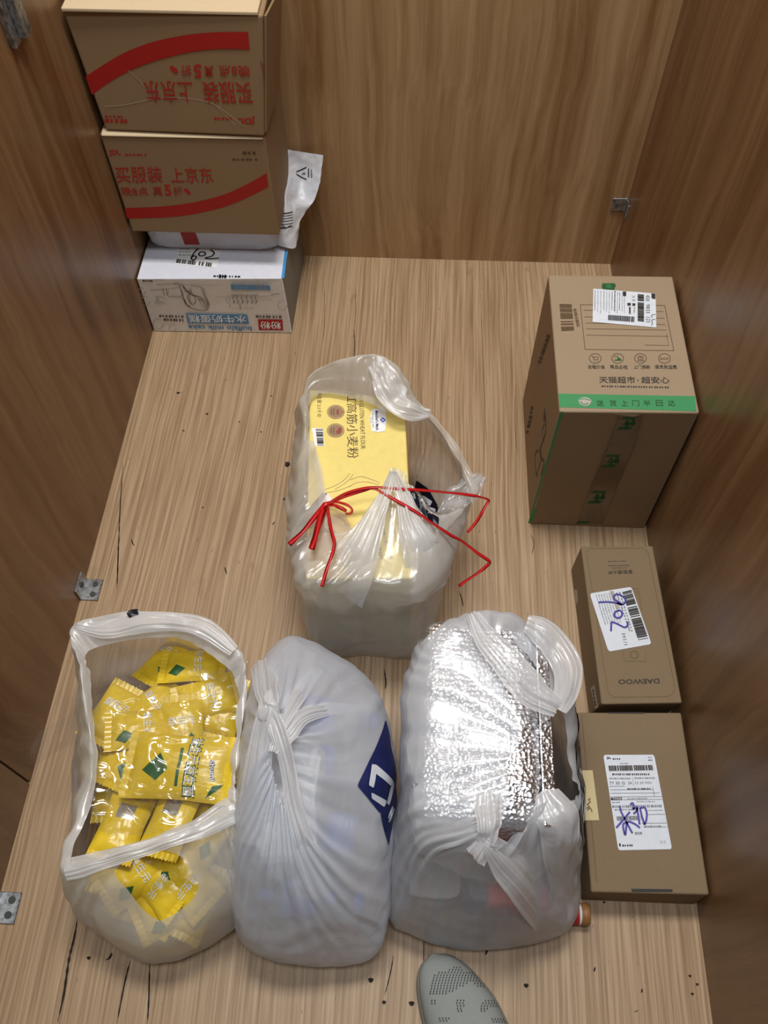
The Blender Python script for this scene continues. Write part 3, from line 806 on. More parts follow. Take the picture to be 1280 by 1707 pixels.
for y in (405, 420, 436, 452, 470, 490):
    mark(m, bv, [(945, y + 6), (985, y + 6), (1024, y - 2)], .0012 if y != 405 else .002, 'ink_dark', 1.49)
mark(m, bv, [(945, 500), (985, 498), (1015, 480)], .0015, 'ink_dark', 1.47); mark(m, bv, [(960, 480), (985, 500)], .0012, 'ink_dark', 1.47)
m.build('loose_end', tb, True)['label'] = 'loose end standing up with a recycling triangle'

# -- tall carton at the right wall
ZG = Z(860, 440, 3.794); ZC = Z(940, 465, 5.565)
zt = 0.352
TB = [A3(.226, .872, .001), A3(.4465, .872, .001), A3(.4465, 1.188, .001), A3(.2235, 1.186, .001)]
TT = [A3(.2250, .866, zt), A3(.4465, .8735, zt), A3(.4450, 1.1855, zt), A3(.2240, 1.1805, zt)]
loct = (.335, 1.03, 0)
tt = thing('grocery_carton', loct, 'tall tan carton with green tape stripe and white label standing at the right wall', 'carton')
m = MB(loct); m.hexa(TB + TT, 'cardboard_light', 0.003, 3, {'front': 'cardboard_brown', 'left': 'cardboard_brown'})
pt = Plane(TT[0], TT[1], TT[3]); pf = Plane(TB[0], TB[1], TT[0]); plf = Plane(TB[0], TB[3], TT[0])
# barcode and form on the top
m.pbars(pt, [ZG(275, 253), ZG(287, 425), ZG(368, 422), ZG(352, 255)], 60, 'ink_brown', 0.5)
m.pgreek(pt, ZG(362, 285), ZG(385, 400), -5, 'ink_brown', 12)
for seg in ([(406, 257), (940, 262)], [(940, 262), (998, 548)], [(998, 548), (437, 540)], [(437, 540), (406, 257)]):
    m.pstroke(pt, [ZG(*p) for p in seg], .0011, 'ink_brown')
for y, x0, x1 in ((295, 428, 930), (337, 433, 940), (377, 440, 945), (412, 443, 955), (452, 445, 960)):
    m.pstroke(pt, [ZG(x0, y - 3), ZG(x1, y + 6)], .0009, 'ink_brown')
m.pstroke(pt, [ZG(815, 512), ZG(965, 516), ZG(952, 440)], .0009, 'ink_brown', sm=False)
for cx in (501, 643, 787, 939):
    cy = 597; R = 37
    m.pstroke(pt, [ZG(cx + R * math.cos(w), cy + R * .82 * math.sin(w)) for w in np.linspace(0, 2 * math.pi, 21)], .0012, 'ink_brown')
m.pstroke(pt, [ZG(478, 583), ZG(485, 584), ZG(495, 604), ZG(517, 604), ZG(523, 588), ZG(488, 588)], .0014, 'ink_brown', sm=False)
m.ppoly(pt, [ZG(494, 611), ZG(500, 611), ZG(500, 617), ZG(494, 617)], 'ink_brown'); m.ppoly(pt, [ZG(511, 611), ZG(517, 611), ZG(517, 617), ZG(511, 617)], 'ink_brown')
m.ppoly(pt, [ZG(640, 588), ZG(665, 600), ZG(668, 612), ZG(622, 612), ZG(622, 606), ZG(640, 604)], 'ink_green_dark'); m.pstroke(pt, [ZG(620, 590), ZG(632, 582), ZG(648, 585)], .0012, 'ink_brown')
m.pstroke(pt, [ZG(765, 612), ZG(810, 612), ZG(802, 602), ZG(770, 602)], .0014, 'ink_brown', sm=False); m.pstroke(pt, [ZG(772, 598), ZG(772, 583), ZG(800, 583), ZG(804, 598)], .0014, 'ink_brown', sm=False)
m.pstroke(pt, [ZG(782, 590), ZG(796, 590)], .0014, 'ink_brown')
m.ptext(pt, 'SHOP', ZG(910, 592), ZG(966, 592), ZG(968, 606), ZG(912, 606), 'ink_brown', 0.02)
for s, x0, x1 in (('全程价保', 452, 562), ('商品必检', 594, 708), ('上门换新', 742, 850), ('退货免运费', 876, 1018)):
    m.ptext(pt, s, ZG(x0, 638), ZG(x1 - 3, 640), ZG(x1, 666), ZG(x0 + 3, 662), 'ink_dark', 0.01)
m.ptext(pt, '天猫超市', ZG(524, 712), ZG(752, 712), ZG(755, 755), ZG(528, 753), 'ink_dark', 0.018)
m.ppoly(pt, [ZG(766, 732), ZG(774, 732), ZG(775, 740), ZG(767, 740)], 'ink_dark')
m.ptext(pt, '超安心', ZG(790, 713), ZG(968, 714), ZG(972, 756), ZG(793, 755), 'ink_dark', 0.018)
m.pgreek(pt, ZG(540, 768), ZG(970, 776), 2.6, 'ink_dark', 26)
# green stripe along the near edge, on the top and down the left corner
m.ppoly(pt, [ZG(268, 820), ZG(1132, 836), ZG(1141, 932), ZG(276, 906)], 'ink_green', 0.0004)
m.ppoly(pt, [ZG(395, 862), ZG(405, 848), ZG(432, 841), ZG(458, 846), ZG(475, 858), ZG(476, 872), ZG(462, 892), ZG(440, 899), ZG(415, 893), ZG(400, 880)], 'ink_faint', 0.0007)
m.pstroke(pt, [ZG(408, 868), ZG(420, 884), ZG(440, 888), ZG(458, 878)], .002, 'ink_green', 0.0009)
m.pstroke(pt, [ZG(400, 856), ZG(432, 852), ZG(470, 862)], .0018, 'ink_green', 0.0009)
for ch, x in zip('送货上门半日达', (531, 613, 685, 757, 828, 906, 983)):
    m.ptext(pt, ch, ZG(x - 24, 860), ZG(x + 20, 861), ZG(x + 24, 900), ZG(x - 20, 898), 'ink_green_dark', 0.02, 0.0007)
m.ppoly(pf, [ZG(282, 935), ZG(300, 936), ZG(108, 1560), ZG(76, 1640)], 'ink_green', 0.0004)
m.ppoly(pf, [ZG(112, 1545), ZG(130, 1560), ZG(100, 1640), ZG(76, 1640)], 'ink_green', 0.0005)
# print on the left face
m.pstroke(plf, [ZG(180, 915), ZG(176, 960), ZG(186, 990), ZG(188, 1050), ZG(176, 1100), ZG(165, 1130), ZG(150, 1180), ZG(160, 1230), ZG(178, 1250), ZG(165, 1310), ZG(155, 1335)], .005, 'ink_black')
m.ppoly(plf, [ZG(180, 912), ZG(190, 980), ZG(178, 1000), ZG(172, 985)], 'ink_black')
m.pstroke(plf, [ZG(170, 1120), ZG(166, 1050), ZG(180, 1010)], .003, 'ink_black'); m.pstroke(plf, [ZG(140, 1180), ZG(125, 1190), ZG(118, 1230), ZG(125, 1310), ZG(130, 1345)], .004, 'ink_black')
m.pstroke(plf, [ZG(150, 1165), ZG(160, 1220), ZG(145, 1280), ZG(128, 1340)], .003, 'ink_black')
m.pgreek(plf, ZG(215, 450), ZG(150, 640), 5, 'ink_dark', 7); m.pgreek(plf, ZG(110, 900), ZG(75, 1080), 4, 'ink_dark', 6); m.pgreek(plf, ZG(105, 960), ZG(85, 1040), 4, 'ink_dark', 3)
m.build('carton_body', tt)
mm = MB(loct)   # packing tape down the front with green print
mm.ppoly(pf, [ZG(660, 950), ZG(800, 955), ZG(745, 1150), ZG(640, 1400), ZG(545, 1640), ZG(390, 1640), ZG(480, 1400), ZG(585, 1150)], 'tape_clear_brown', 0.0006)
def tape_glyph(x, y, w, h, sl):
    mm.ppoly(pf, [ZG(x, y), ZG(x + w, y), ZG(x + w * .75, y + h), ZG(x - w * .25, y + h)], 'ink_green_dark', 0.0008)
for x, y in ((672, 968), (570, 1207), (482, 1435)):
    for gx, gy, gw, gh in ((10, 0, 85, 14), (22, 20, 22, 50), (58, 14, 26, 40), (18, 36, 70, 14), (-14, 62, 82, 18)):
        tape_glyph(x + gx, y + gy, gw, gh, 0)
tape_glyph(395, 1628, 70, 14, 0)
mm.ppoly(pf, [ZG(600, 945), ZG(800, 948), ZG(745, 968), ZG(690, 960)], 'cardboard_crease', 0.0009)
mm.build('packing_tape', tt)['label'] = 'clear packing tape with green print'
mm = MB(loct)
mm.ppoly(pt, [ZG(545, 123), ZG(622, 121), ZG(632, 135), ZG(618, 170), ZG(560, 165), ZG(542, 148)], 'ink_green_dark', 0.0006)
mm.ptext(pt, '猫', ZG(568, 128), ZG(600, 128), ZG(602, 152), ZG(570, 152), 'ink_green', 0.0, 0.0009)
mm.build('tape_end', tt)['label'] = 'green printed tape end on the top'
lb = MB(loct); q = [ZC(272, 90), ZC(850, 135), ZC(856, 450), ZC(265, 398)]
lb.ppoly(pt, q, 'label_paper', 0.0010)
L9 = 0.0013
for k, x in enumerate((292, 318, 345, 375, 400, 425, 450, 475, 500, 520, 545, 565)):
    lb.pgreek(pt, ZC(x, 105 + k * 2), ZC(x - 3, 290 + (k % 3) * 15), 1.1, 'ink_grey' if k % 3 else 'ink_dark', 14, L9, k)
lb.pgreek(pt, ZC(478, 110), ZC(474, 300), 1.8, 'ink_dark', 16, L9)
lb.pbars(pt, [ZC(410, 333), ZC(655, 350), ZC(652, 400), ZC(408, 382)], 60, 'ink_black', 0.55, L9, 4)
lb.pbars(pt, [ZC(683, 140), ZC(683, 392), ZC(742, 398), ZC(742, 145)], 70, 'ink_dark', 0.6, L9, 8)
lb.ptext(pt, '450', ZC(795, 150), ZC(795, 205), ZC(758, 203), ZC(758, 148), 'ink_black', 0.0, L9)
lb.ptext(pt, '9833', ZC(797, 235), ZC(797, 318), ZC(760, 316), ZC(760, 233), 'ink_black', 0.0, L9)
lb.ptext(pt, '123', ZC(800, 355), ZC(800, 405), ZC(762, 402), ZC(762, 352), 'ink_black', 0.0, L9)
for q4 in ([(545, 115), (577, 117), (577, 160), (547, 158)], [(810, 133), (848, 136), (848, 188), (812, 180)], [(586, 222), (620, 222), (620, 248), (588, 248)], [(634, 224), (662, 226), (662, 250), (634, 250)], [(602, 260), (618, 260), (618, 325), (604, 325)]):
    lb.ppoly(pt, [ZC(*p) for p in q4], 'ink_dark', L9)
lb.pgreek(pt, ZC(660, 262), ZC(656, 320), 2, 'ink_grey', 6, L9)
lb.ptext(pt, '33', ZC(660, 150), ZC(660, 205), ZC(632, 205), ZC(632, 150), 'ink_grey', 0.0, L9)
lb.pstroke(pt, [ZC(850, 330), ZC(825, 330), ZC(812, 342), ZC(820, 360)], .0012, 'ink_black', L9); lb.pstroke(pt, [ZC(848, 375), ZC(815, 380), ZC(820, 410), ZC(812, 430)], .0012, 'ink_black', L9)
lb.build('shipping_label', tt)

# -- long flat tan box
ZF = Z(970, 920, 6.565); ZE2 = Z(930, 890, 2.546)
zd = 0.088
DB = [A3(.3105, .500, .001), A3(.4415, .503, .001), A3(.4330, .782, .001), A3(.2990, .775, .001)]
DT = [A3(.3130, .4815, zd), A3(.4425, .490, zd), A3(.4300, .782, zd), A3(.3015, .775, zd)]
DB[0][1] = .492; DB[1][1] = .500
locd = (.372, .635, 0)
td = thing('gift_box', locd, 'long tan box with white label handwritten 902, lying between tall carton and flat carton', 'box')
m = MB(locd); m.hexa(DB + DT, 'cardboard_tan', 0.0025, 3)
pt = Plane(DT[0], DT[1], DT[3]); plf = Plane(DB[0], DB[3], DT[0])
border = [(42, 60), (60, 10), (720, 2), (742, 45), (1022, 1515), (978, 1560), (950, 1588), (350, 1592), (310, 1565), (270, 1530), (42, 60)]
border = [ZE2(128, 62), ZE2(362, 60)]
bp = [(120, 75), (135, 62), (360, 60), (382, 78), (498, 660), (488, 668), (485, 680), (468, 690), (235, 693), (228, 683), (216, 680), (212, 668), (120, 75)]
m.pstroke(pt, [ZE2(*p) for p in bp], .0010, 'ink_gold', sm=False)
m.ptext(pt, 'DAEWOO', ZF(850, 1388), ZF(850, 1388), ZF(850, 1440), ZF(850, 1440), 'ink_dark') if False else None
m.ptext(pt, 'DAEWOO', ZF(850, 1440), ZF(400, 1450), ZF(395, 1395), ZF(843, 1385), 'ink_dark', 0.025)
m.pstroke(pt, [ZF(445, 1080), ZF(465, 1195), ZF(706, 1195), ZF(690, 1075)], .0008, 'ink_gold', sm=False)
m.ptext(pt, 'O', ZF(630, 1172), ZF(530, 1175), ZF(515, 1078), ZF(612, 1078), 'ink_gold', 0.0)
m.pstroke(pt, [ZF(555, 405), ZF(610, 402), ZF(618, 435), ZF(575, 440)], .0008, 'ink_gold', sm=False)
m.pstroke(pt, [ZF(622, 440), ZF(655, 640)], .0008, 'ink_gold')
m.ptext(pt, '智能暖水杯', ZF(555, 240), ZF(285, 244), ZF(280, 205), ZF(550, 195), 'ink_dark', 0.01)
m.pgreek(pt, ZF(330, 172), ZF(490, 170), 1.3, 'ink_dark', 8); m.pgreek(pt, ZF(290, 145), ZF(525, 143), 1.5, 'ink_dark', 14); m.pgreek(pt, ZF(285, 100), ZF(490, 96), 1.3, 'ink_dark', 10)
m.ppoly(plf, [ZE2(68, 235), ZE2(82, 238), ZE2(86, 285), ZE2(75, 305)], 'ink_faint')
m.ppoly(plf, [ZE2(138, 655), ZE2(155, 640), ZE2(172, 735), ZE2(158, 745)], 'ink_faint')
m.pgreek(plf, ZE2(150, 660), ZE2(162, 735), 2, 'ink_dark', 5, 0.0006)
m.build('box_body', td)
lb = MB(locd)
def rounded(q, r=0.06, n=4):
    q = [np.array(p, float) for p in q]; out = []
    for i in range(4):
        p, a, b_ = q[i], q[i - 1], q[(i + 1) % 4]
        A_, B_ = p + (a - p) * r, p + (b_ - p) * r
        for k in range(n + 1):
            t = k / n; out.append(A_ * (1 - t) ** 2 + p * 2 * t * (1 - t) + B_ * t * t)
    return out
lb.ppoly(pt, rounded([ZF(84, 455), ZF(540, 382), ZF(762, 1008), ZF(290, 1092)]), 'label_paper', 0.0007)
lb.pbars(pt, [ZF(440, 440), ZF(615, 965), ZF(725, 945), ZF(540, 415)], 80, 'ink_dark', 0.55, L9, 12)
for k in range(7):
    lb.pgreek(pt, ZF(150 + 28 * k, 470 - 4 * k), ZF(255 + 28 * k, 800 - 3 * k), -1.2, 'ink_grey', 16, L9, k)
for k in range(2): lb.pgreek(pt, ZF(370 + 35 * k, 440), ZF(520 + 25 * k, 880), -2, 'ink_grey', 14, L9, k + 20)
lb.ppoly(pt, [ZF(300, 430), ZF(345, 425), ZF(420, 620), ZF(380, 630)], 'ink_faint', 0.0009)
lb.ptext(pt, 'M1/1', ZF(470, 890), ZF(500, 1015), ZF(460, 1020), ZF(430, 895), 'ink_grey', 0.0, L9)
pen = lambda pts, w=.0032: lb.pstroke(pt, [ZF(*p) for p in pts], w, 'ink_pen', 0.0016)
pen([(440, 578), (400, 545), (350, 515), (355, 475), (400, 465), (450, 490), (478, 530), (460, 565), (420, 575), (380, 555)])
pen([(440, 580), (380, 560), (290, 548), (180, 552)])
pen([(400, 640), (362, 660), (355, 700), (385, 722), (425, 712), (440, 670), (415, 640), (395, 642)])
pen([(495, 762), (500, 800), (470, 825), (420, 805), (370, 780), (325, 768), (320, 810), (318, 868)])
lb.build('shipping_label', td)

# -- flat square carton
ZJ = Z(950, 1240, 7.11)
zj = 0.072
JB = [A3(.2755, .203, .001), A3(.4600, .205, .001), A3(.4460, .477, .001), A3(.2760, .470, .001)]
JT = [A3(.2775, .2035, zj), A3(.4475, .2085, zj), A3(.4440, .4800, zj), A3(.2760, .4722, zj)]
JB[1][0] = .4475
locj = (.362, .34, 0)
tj = thing('flat_carton', locj, 'flat square brown carton with long white label and purple pen scrawl, nearest on the right', 'carton')
m = MB(locj); m.hexa(JB + JT, 'cardboard_tan', 0.003, 3)
pt = Plane(JT[0], JT[1], JT[3])
m.ppoly(pt, [ZE2(310, 1506), ZE2(486, 1508), ZE2(486, 1520), ZE2(314, 1519)], 'ink_black', 0.0004)
m.ppoly(pt, [ZE2(208, 757), ZE2(365, 757), ZE2(366, 763), ZE2(212, 762)], 'ink_dark', 0.0004)
m.pstroke(pt, [ZE2(100, 770), ZE2(165, 1480)], .0008, 'ink_brown')
m.build('carton_body', tj)
lb = MB(locj)
lb.ppoly(pt, rounded([ZE2(192, 938), ZE2(408, 937), ZE2(484, 1338), ZE2(256, 1343)], 0.04), 'label_paper', 0.0008)
L9 = 0.0013
lb.ptext(pt, 'JDL', ZJ(432, 155), ZJ(480, 155), ZJ(490, 186), ZJ(438, 186), 'ink_black', 0.06, L9)
lb.pgreek(pt, ZJ(505, 170), ZJ(598, 170), 2.4, 'ink_dark', 4, L9)
lb.pgreek(pt, ZJ(925, 155), ZJ(975, 155), 1.6, 'ink_grey', 3, L9); lb.pgreek(pt, ZJ(930, 185), ZJ(978, 185), 2.2, 'ink_dark', 3, L9)
lb.pgreek(pt, ZJ(595, 228), ZJ(695, 228), 1.5, 'ink_grey', 5, L9)
lb.pbars(pt, [ZJ(455, 258), ZJ(978, 250), ZJ(990, 312), ZJ(465, 322)], 90, 'ink_dark', 0.6, L9, 21)
lb.pgreek(pt, ZJ(500, 350), ZJ(945, 350), 3.0, 'ink_dark', 19, L9)
lb.pgreek(pt, ZJ(470, 402), ZJ(720, 402), 2.4, 'ink_grey', 14, L9); lb.pgreek(pt, ZJ(765, 398), ZJ(1010, 396), 2.4, 'ink_grey', 14, L9)
lb.ptext(pt, '77 35 G', ZJ(465, 448), ZJ(645, 446), ZJ(650, 480), ZJ(472, 482), 'ink_dark', 0.0, L9)
lb.ptext(pt, '2A', ZJ(685, 446), ZJ(733, 446), ZJ(738, 478), ZJ(690, 478), 'ink_dark', 0.0, L9)
lb.ptext(pt, '23 30 90D', ZJ(760, 448), ZJ(965, 446), ZJ(972, 474), ZJ(768, 476), 'ink_grey', 0.0, L9)
for y, x0, x1 in ((505, 470, 650), (545, 475, 985), (585, 478, 1060), (628, 480, 1090), (662, 630, 1095), (790, 920, 1100), (838, 900, 1125), (942, 850, 1145), (988, 870, 1150)):
    lb.pstroke(pt, [ZJ(x0, y), ZJ(x1, y - 4)], .0007, 'ink_grey', L9)
lb.pstroke(pt, [ZJ(738, 390), ZJ(755, 500)], .0006, 'ink_grey', L9); lb.pstroke(pt, [ZJ(980, 500), ZJ(1000, 622)], .0007, 'ink_grey', L9)
lb.pgreek(pt, ZJ(680, 525), ZJ(960, 522), 2.6, 'ink_dark', 12, L9); lb.ppoly(pt, [ZJ(482, 638), ZJ(615, 634), ZJ(620, 666), ZJ(485, 668)], 'ink_dark', L9)
lb.ptext(pt, 'T350B', ZJ(505, 642), ZJ(608, 640), ZJ(610, 660), ZJ(508, 662), 'ink_white', 0.0, L9 + .0003)
lb.pgreek(pt, ZJ(680, 645), ZJ(920, 640), 1.5, 'ink_grey', 14, L9); lb.pgreek(pt, ZJ(500, 688), ZJ(600, 686), 1.8, 'ink_grey', 5, L9)
lb.pgreek(pt, ZJ(500, 730), ZJ(1090, 722), 4.0, 'ink_grey', 26, L9); lb.pgreek(pt, ZJ(790, 680), ZJ(1010, 680), 1.3, 'ink_grey', 12, L9)
lb.pgreek(pt, ZJ(530, 775), ZJ(760, 770), 2.0, 'ink_grey', 10, L9)
lb.pbars(pt, [ZJ(550, 860), ZJ(860, 850), ZJ(868, 902), ZJ(560, 910)], 50, 'ink_grey', 0.5, L9, 31)
lb.pgreek(pt, ZJ(880, 970), ZJ(1080, 966), 2.2, 'ink_grey', 9, L9); lb.pgreek(pt, ZJ(770, 1045), ZJ(860, 1042), 4.5, 'ink_grey', 5, L9)
lb.ptext(pt, '1/1', ZJ(1072, 1145), ZJ(1125, 1143), ZJ(1130, 1180), ZJ(1076, 1182), 'ink_grey', 0.0, L9)
lb.ppoly(pt, [ZJ(578, 1180), ZJ(600, 1178), ZJ(604, 1214), ZJ(584, 1216)], 'ink_dark', L9); lb.pgreek(pt, ZJ(618, 1195), ZJ(755, 1192), 3, 'ink_dark', 5, L9)
pen = lambda pts, w=.0030: lb.pstroke(pt, [ZJ(*p) for p in pts], w, 'ink_pen', 0.0017)
pen([(590, 735), (605, 800), (650, 890), (740, 1060)]); pen([(710, 805), (640, 890), (548, 995)])
pen([(680, 925), (630, 960), (655, 1080), (680, 930), (760, 945), (830, 995)])
pen([(715, 725), (740, 700), (760, 745), (745, 775), (800, 750), (790, 790), (755, 830)])
pen([(790, 760), (810, 850), (825, 955)]); pen([(830, 760), (850, 850), (885, 960)]); pen([(830, 760), (885, 755), (910, 820), (905, 900), (885, 955)])
lb.build('shipping_label', tj)
nt = MB(locj); nt.ppoly(pt, [ZJ(120, 315), ZJ(268, 312), ZJ(346, 905), ZJ(160, 908)], 'note_paper', 0.0008)
nt.pstroke(pt, [ZJ(190, 765), ZJ(230, 745), ZJ(205, 720), ZJ(240, 690), ZJ(220, 660), ZJ(245, 650)], .0013, 'ink_dark', 0.0011)
nt.pstroke(pt, [ZJ(205, 790), ZJ(240, 760), ZJ(262, 810)], .0013, 'ink_dark', 0.0011)
nt.build('paper_note', tj)['label'] = 'yellow paper note with a pen scribble'

# ------------------------------------------------------------------ plastic carrier bags and what is in them
W3 = lambda x, y, z: A3(x, y, z)
def pring(z, pts):
    """ring of control points: (px, py) at the ring's height, (px, py, z) at its own, or a world point"""
    out = []
    for p in pts:
        if isinstance(p, np.ndarray): out.append(p)
        elif len(p) == 3: out.append(at(*p))
        else: out.append(at(p[0], p[1], z))
    return out
def inside(poly, p):
    c = False; n = len(poly)
    for i in range(n):
        (x1, y1), (x2, y2) = poly[i], poly[i - 1]
        if (y1 > p[1]) != (y2 > p[1]) and p[0] < (x2 - x1) * (p[1] - y1) / (y2 - y1) + x1: c = not c
    return c
def project(P):
    v = (np.asarray(P) - CAMP) @ ROT
    return np.array([RES[0] / 2 + FOC * v[0] / -v[2], RES[1] / 2 - FOC * v[1] / -v[2]])
def bag_grid(rings, nu=12, nv=11, **kw):
    G = patch(rings, nu, nv, True)
    return crinkle(G, wrap=True, **kw)
def decal(m, bvh, polys, mat, d, lift=0.0015, sub=9):
    """print on the film: cells of a polygon dropped on the sheet along d (world points given)"""
    for poly in polys:
        P = [np.asarray(p) for p in poly]      # quads: bilinear cells
        n = sub
        pts = [[P[0] * (1 - a) * (1 - b_) + P[1] * a * (1 - b_) + P[2] * a * b_ + P[3] * (1 - a) * b_ for a in np.linspace(0, 1, n)] for b_ in np.linspace(0, 1, n)]
        flat = drape(bvh, [p for r in pts for p in r], d, lift)
        V = []; ids = {}
        for k, v in enumerate(flat):
            if v is not None: ids[k] = len(V); V.append(v)
        F = []
        for i in range(n - 1):
            for j in range(n - 1):
                q = [i * n + j, i * n + j + 1, (i + 1) * n + j + 1, (i + 1) * n + j]
                if all(x in ids for x in q):
                    pp = [V[ids[x]] for x in q]
                    if max(np.linalg.norm(pp[a] - pp[a - 1]) for a in range(4)) < 0.05: F.append(tuple(ids[x] for x in q))
        if F: m.add(V, F, mat)
def decal_text(m, bvh, txt, c, mat, d, lift=0.0022, bold=0.02):
    v, f = text_shape(txt, bold); a, b_ = v[:, :1], v[:, 1:2]
    P = c[0] * (1 - a) * (1 - b_) + c[1] * a * (1 - b_) + c[2] * a * b_ + c[3] * (1 - a) * b_
    Q = [drape(bvh, [p], d, lift + .00012 * l)[0] for p, l in zip(P, v[:, 2])]
    ok = [q is not None for q in Q]
    F = [fc for fc in f if all(ok[i] for i in fc)]
    if F: m.add([q if q is not None else P[i] for i, q in enumerate(Q)], F, mat)
def film_strip(path, widths, nu=9, sub=8, wave=0.004, seed=1, up=(0, 0, 1), amp=.002):
    """a handle or lip of film: an irregularly pleated strip along a path, flaring where it is wide"""
    nu = nu * 3 + 1
    P = catmull(np.array(path), sub); Wd = np.interp(np.linspace(0, 1, len(P)), np.linspace(0, 1, len(widths)), widths)
    T = np.gradient(P, axis=0); rows = []; wm = max(widths)
    for i, (p, t) in enumerate(zip(P, T)):
        a = unit(np.cross(unit(t), up)); b_ = unit(np.cross(a, unit(t))); r = []
        tight = 1.25 - .8 * Wd[i] / wm
        for s in np.linspace(0, 1, nu):
            q = s * 6.5 + i * .010
            f = mnoise.noise(Vector((q, seed * 3.7, i * .03))) + .6 * mnoise.noise(Vector((q * 2.7, seed * 1.9 + 9, i * .05)))
            e = s - .5 + .10 * mnoise.noise(Vector((s * 2, i * .11, seed + 5)))
            r.append(p + a * Wd[i] * e + b_ * (wave * 1.5 * tight * f + amp * 1.5 * mnoise.noise(Vector((i * .15, s * 2, seed)))) - b_ * Wd[i] * .16 * (2 * s - 1) ** 2)
        rows.append(r)
    return np.array(rows)

# ---- flour carton
ZD = Z(500, 630, 5.175)
zf = 0.262
FBm = [A3(-.162, .604, .003), A3(.006, .606, .003), A3(-.020, .955, .003), A3(-.198, .968, .003)]
FTp = [A3(-.161, .596, zf), A3(.003, .604, zf), A3(-.024, .957, zf), A3(-.193, .972, zf)]
locf = (-.09, .78, 0)
tf = thing('flour_carton', locf, 'yellow flour carton with dark lettering inside the carrier bag tied with red ribbon', 'carton')
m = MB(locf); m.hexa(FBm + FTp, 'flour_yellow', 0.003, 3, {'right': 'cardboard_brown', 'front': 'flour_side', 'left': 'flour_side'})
pt = Plane(FTp[0], FTp[1], FTp[3])
m.ptext(pt, '红高筋小麦粉', ZD(488, 125), ZD(508, 690), ZD(408, 695), ZD(400, 128), 'ink_brown', 0.0)
m.ptext(pt, 'HIGH GLUTEN WHEAT FLOUR', ZD(545, 122), ZD(565, 612), ZD(525, 612), ZD(508, 125), 'ink_brown', 0.0)
m.ptext(pt, '净含量 2.5千克', ZD(190, 120), ZD(182, 340), ZD(148, 335), ZD(148, 120), 'ink_brown', 0.0)
for cx, cy, mat in ((309, 293, 'seal_taupe'), (307, 453, 'seal_taupe')):
    m.ppoly(pt, [ZD(cx + 76 * math.cos(w), cy + 61 * math.sin(w)) for w in np.linspace(0, 2 * math.pi, 33)[:-1]], mat, 0.0004)
    m.pstroke(pt, [ZD(cx + 66 * math.cos(w), cy + 52 * math.sin(w)) for w in np.linspace(0, 2 * math.pi, 25)], 0.0006, 'flour_yellow', 0.0006)
for k in (-1, 0, 1):
    m.ppoly(pt, [ZD(325 + 12 * math.cos(w), 293 + 14 * k + 7 * math.sin(w)) for w in np.linspace(0, 6.28, 11)[:-1]], 'seal_red', 0.0007)
m.ppoly(pt, [ZD(358, 293), ZD(375, 286), ZD(376, 300)], 'seal_red', .0007)
m.ppoly(pt, [ZD(330, 430), ZD(356, 425), ZD(360, 455), ZD(345, 480), ZD(312, 478), ZD(312, 455), ZD(328, 450)], 'seal_red', 0.0007)
for cy in (293, 453):
    m.pgreek(pt, ZD(296, cy - 28), ZD(296, cy + 30), 1.5, 'ink_brown', 6, 0.0007); m.pgreek(pt, ZD(276, cy - 22), ZD(276, cy + 24), 1.5, 'ink_brown', 5, 0.0007)
m.ppoly(pt, [ZD(100, 430), ZD(198, 435), ZD(212, 590), ZD(130, 588)], 'ink_white', 0.0004)
m.pbars(pt, [ZD(135, 440), ZD(150, 582), ZD(205, 582), ZD(198, 440)], 45, 'ink_black', .5, .0007, 5)
for seg in ([(430, 880), (520, 850), (600, 870), (690, 905)], [(420, 940), (500, 900), (600, 900), (680, 925)], [(220, 960), (300, 930), (380, 880), (430, 820)], [(300, 960), (400, 900), (460, 830)], [(230, 990), (330, 970), (440, 930)]):
    m.pstroke(pt, [ZD(*p) for p in seg], .0007, 'seal_taupe')
m.ptext(pt, '大师精工艺，', ZD(716, 1252), ZD(765, 1440), ZD(735, 1448), ZD(690, 1258), 'ink_brown', 0.01)
m.ptext(pt, '高和蛋白粉', ZD(680, 1385), ZD(722, 1562), ZD(690, 1570), ZD(650, 1395), 'ink_brown', 0.01)
m.ptext(pt, '轻研水', ZD(785, 1465), ZD(806, 1560), ZD(776, 1570), ZD(760, 1475), 'ink_brown', 0.01)
m.pgreek(pt, ZD(785, 1035), ZD(805, 1260), 5, 'ink_brown', 12); m.pgreek(pt, ZD(812, 1255), ZD(838, 1410), 3, 'ink_brown', 8)
m.build('carton_body', tf)
lb = MB(locf)
lb.ppoly(pt, [ZD(618, 270), ZD(675, 262), ZD(735, 272), ZD(748, 365), ZD(735, 455), ZD(690, 468), ZD(620, 460), ZD(602, 365)], 'ink_white', 0.0008)
lb.ptext(pt, "Member's Mark", ZD(676, 282), ZD(682, 450), ZD(654, 452), ZD(648, 285), 'print_navy', 0.025, 0.0011)
lb.ppoly(pt, [ZD(712, 340), ZD(740, 362), ZD(714, 385), ZD(690, 363)], 'label_blue', 0.0011)
lb.ppoly(pt, [ZD(714, 354), ZD(727, 363), ZD(714, 372), ZD(702, 363)], 'ink_white', 0.0013)
lb.pgreek(pt, ZD(630, 300), ZD(636, 435), 1.5, 'ink_grey', 10, .0011); lb.pgreek(pt, ZD(615, 340), ZD(618, 390), 1.3, 'ink_grey', 4, .0011)
lb.build('brand_label', tf)

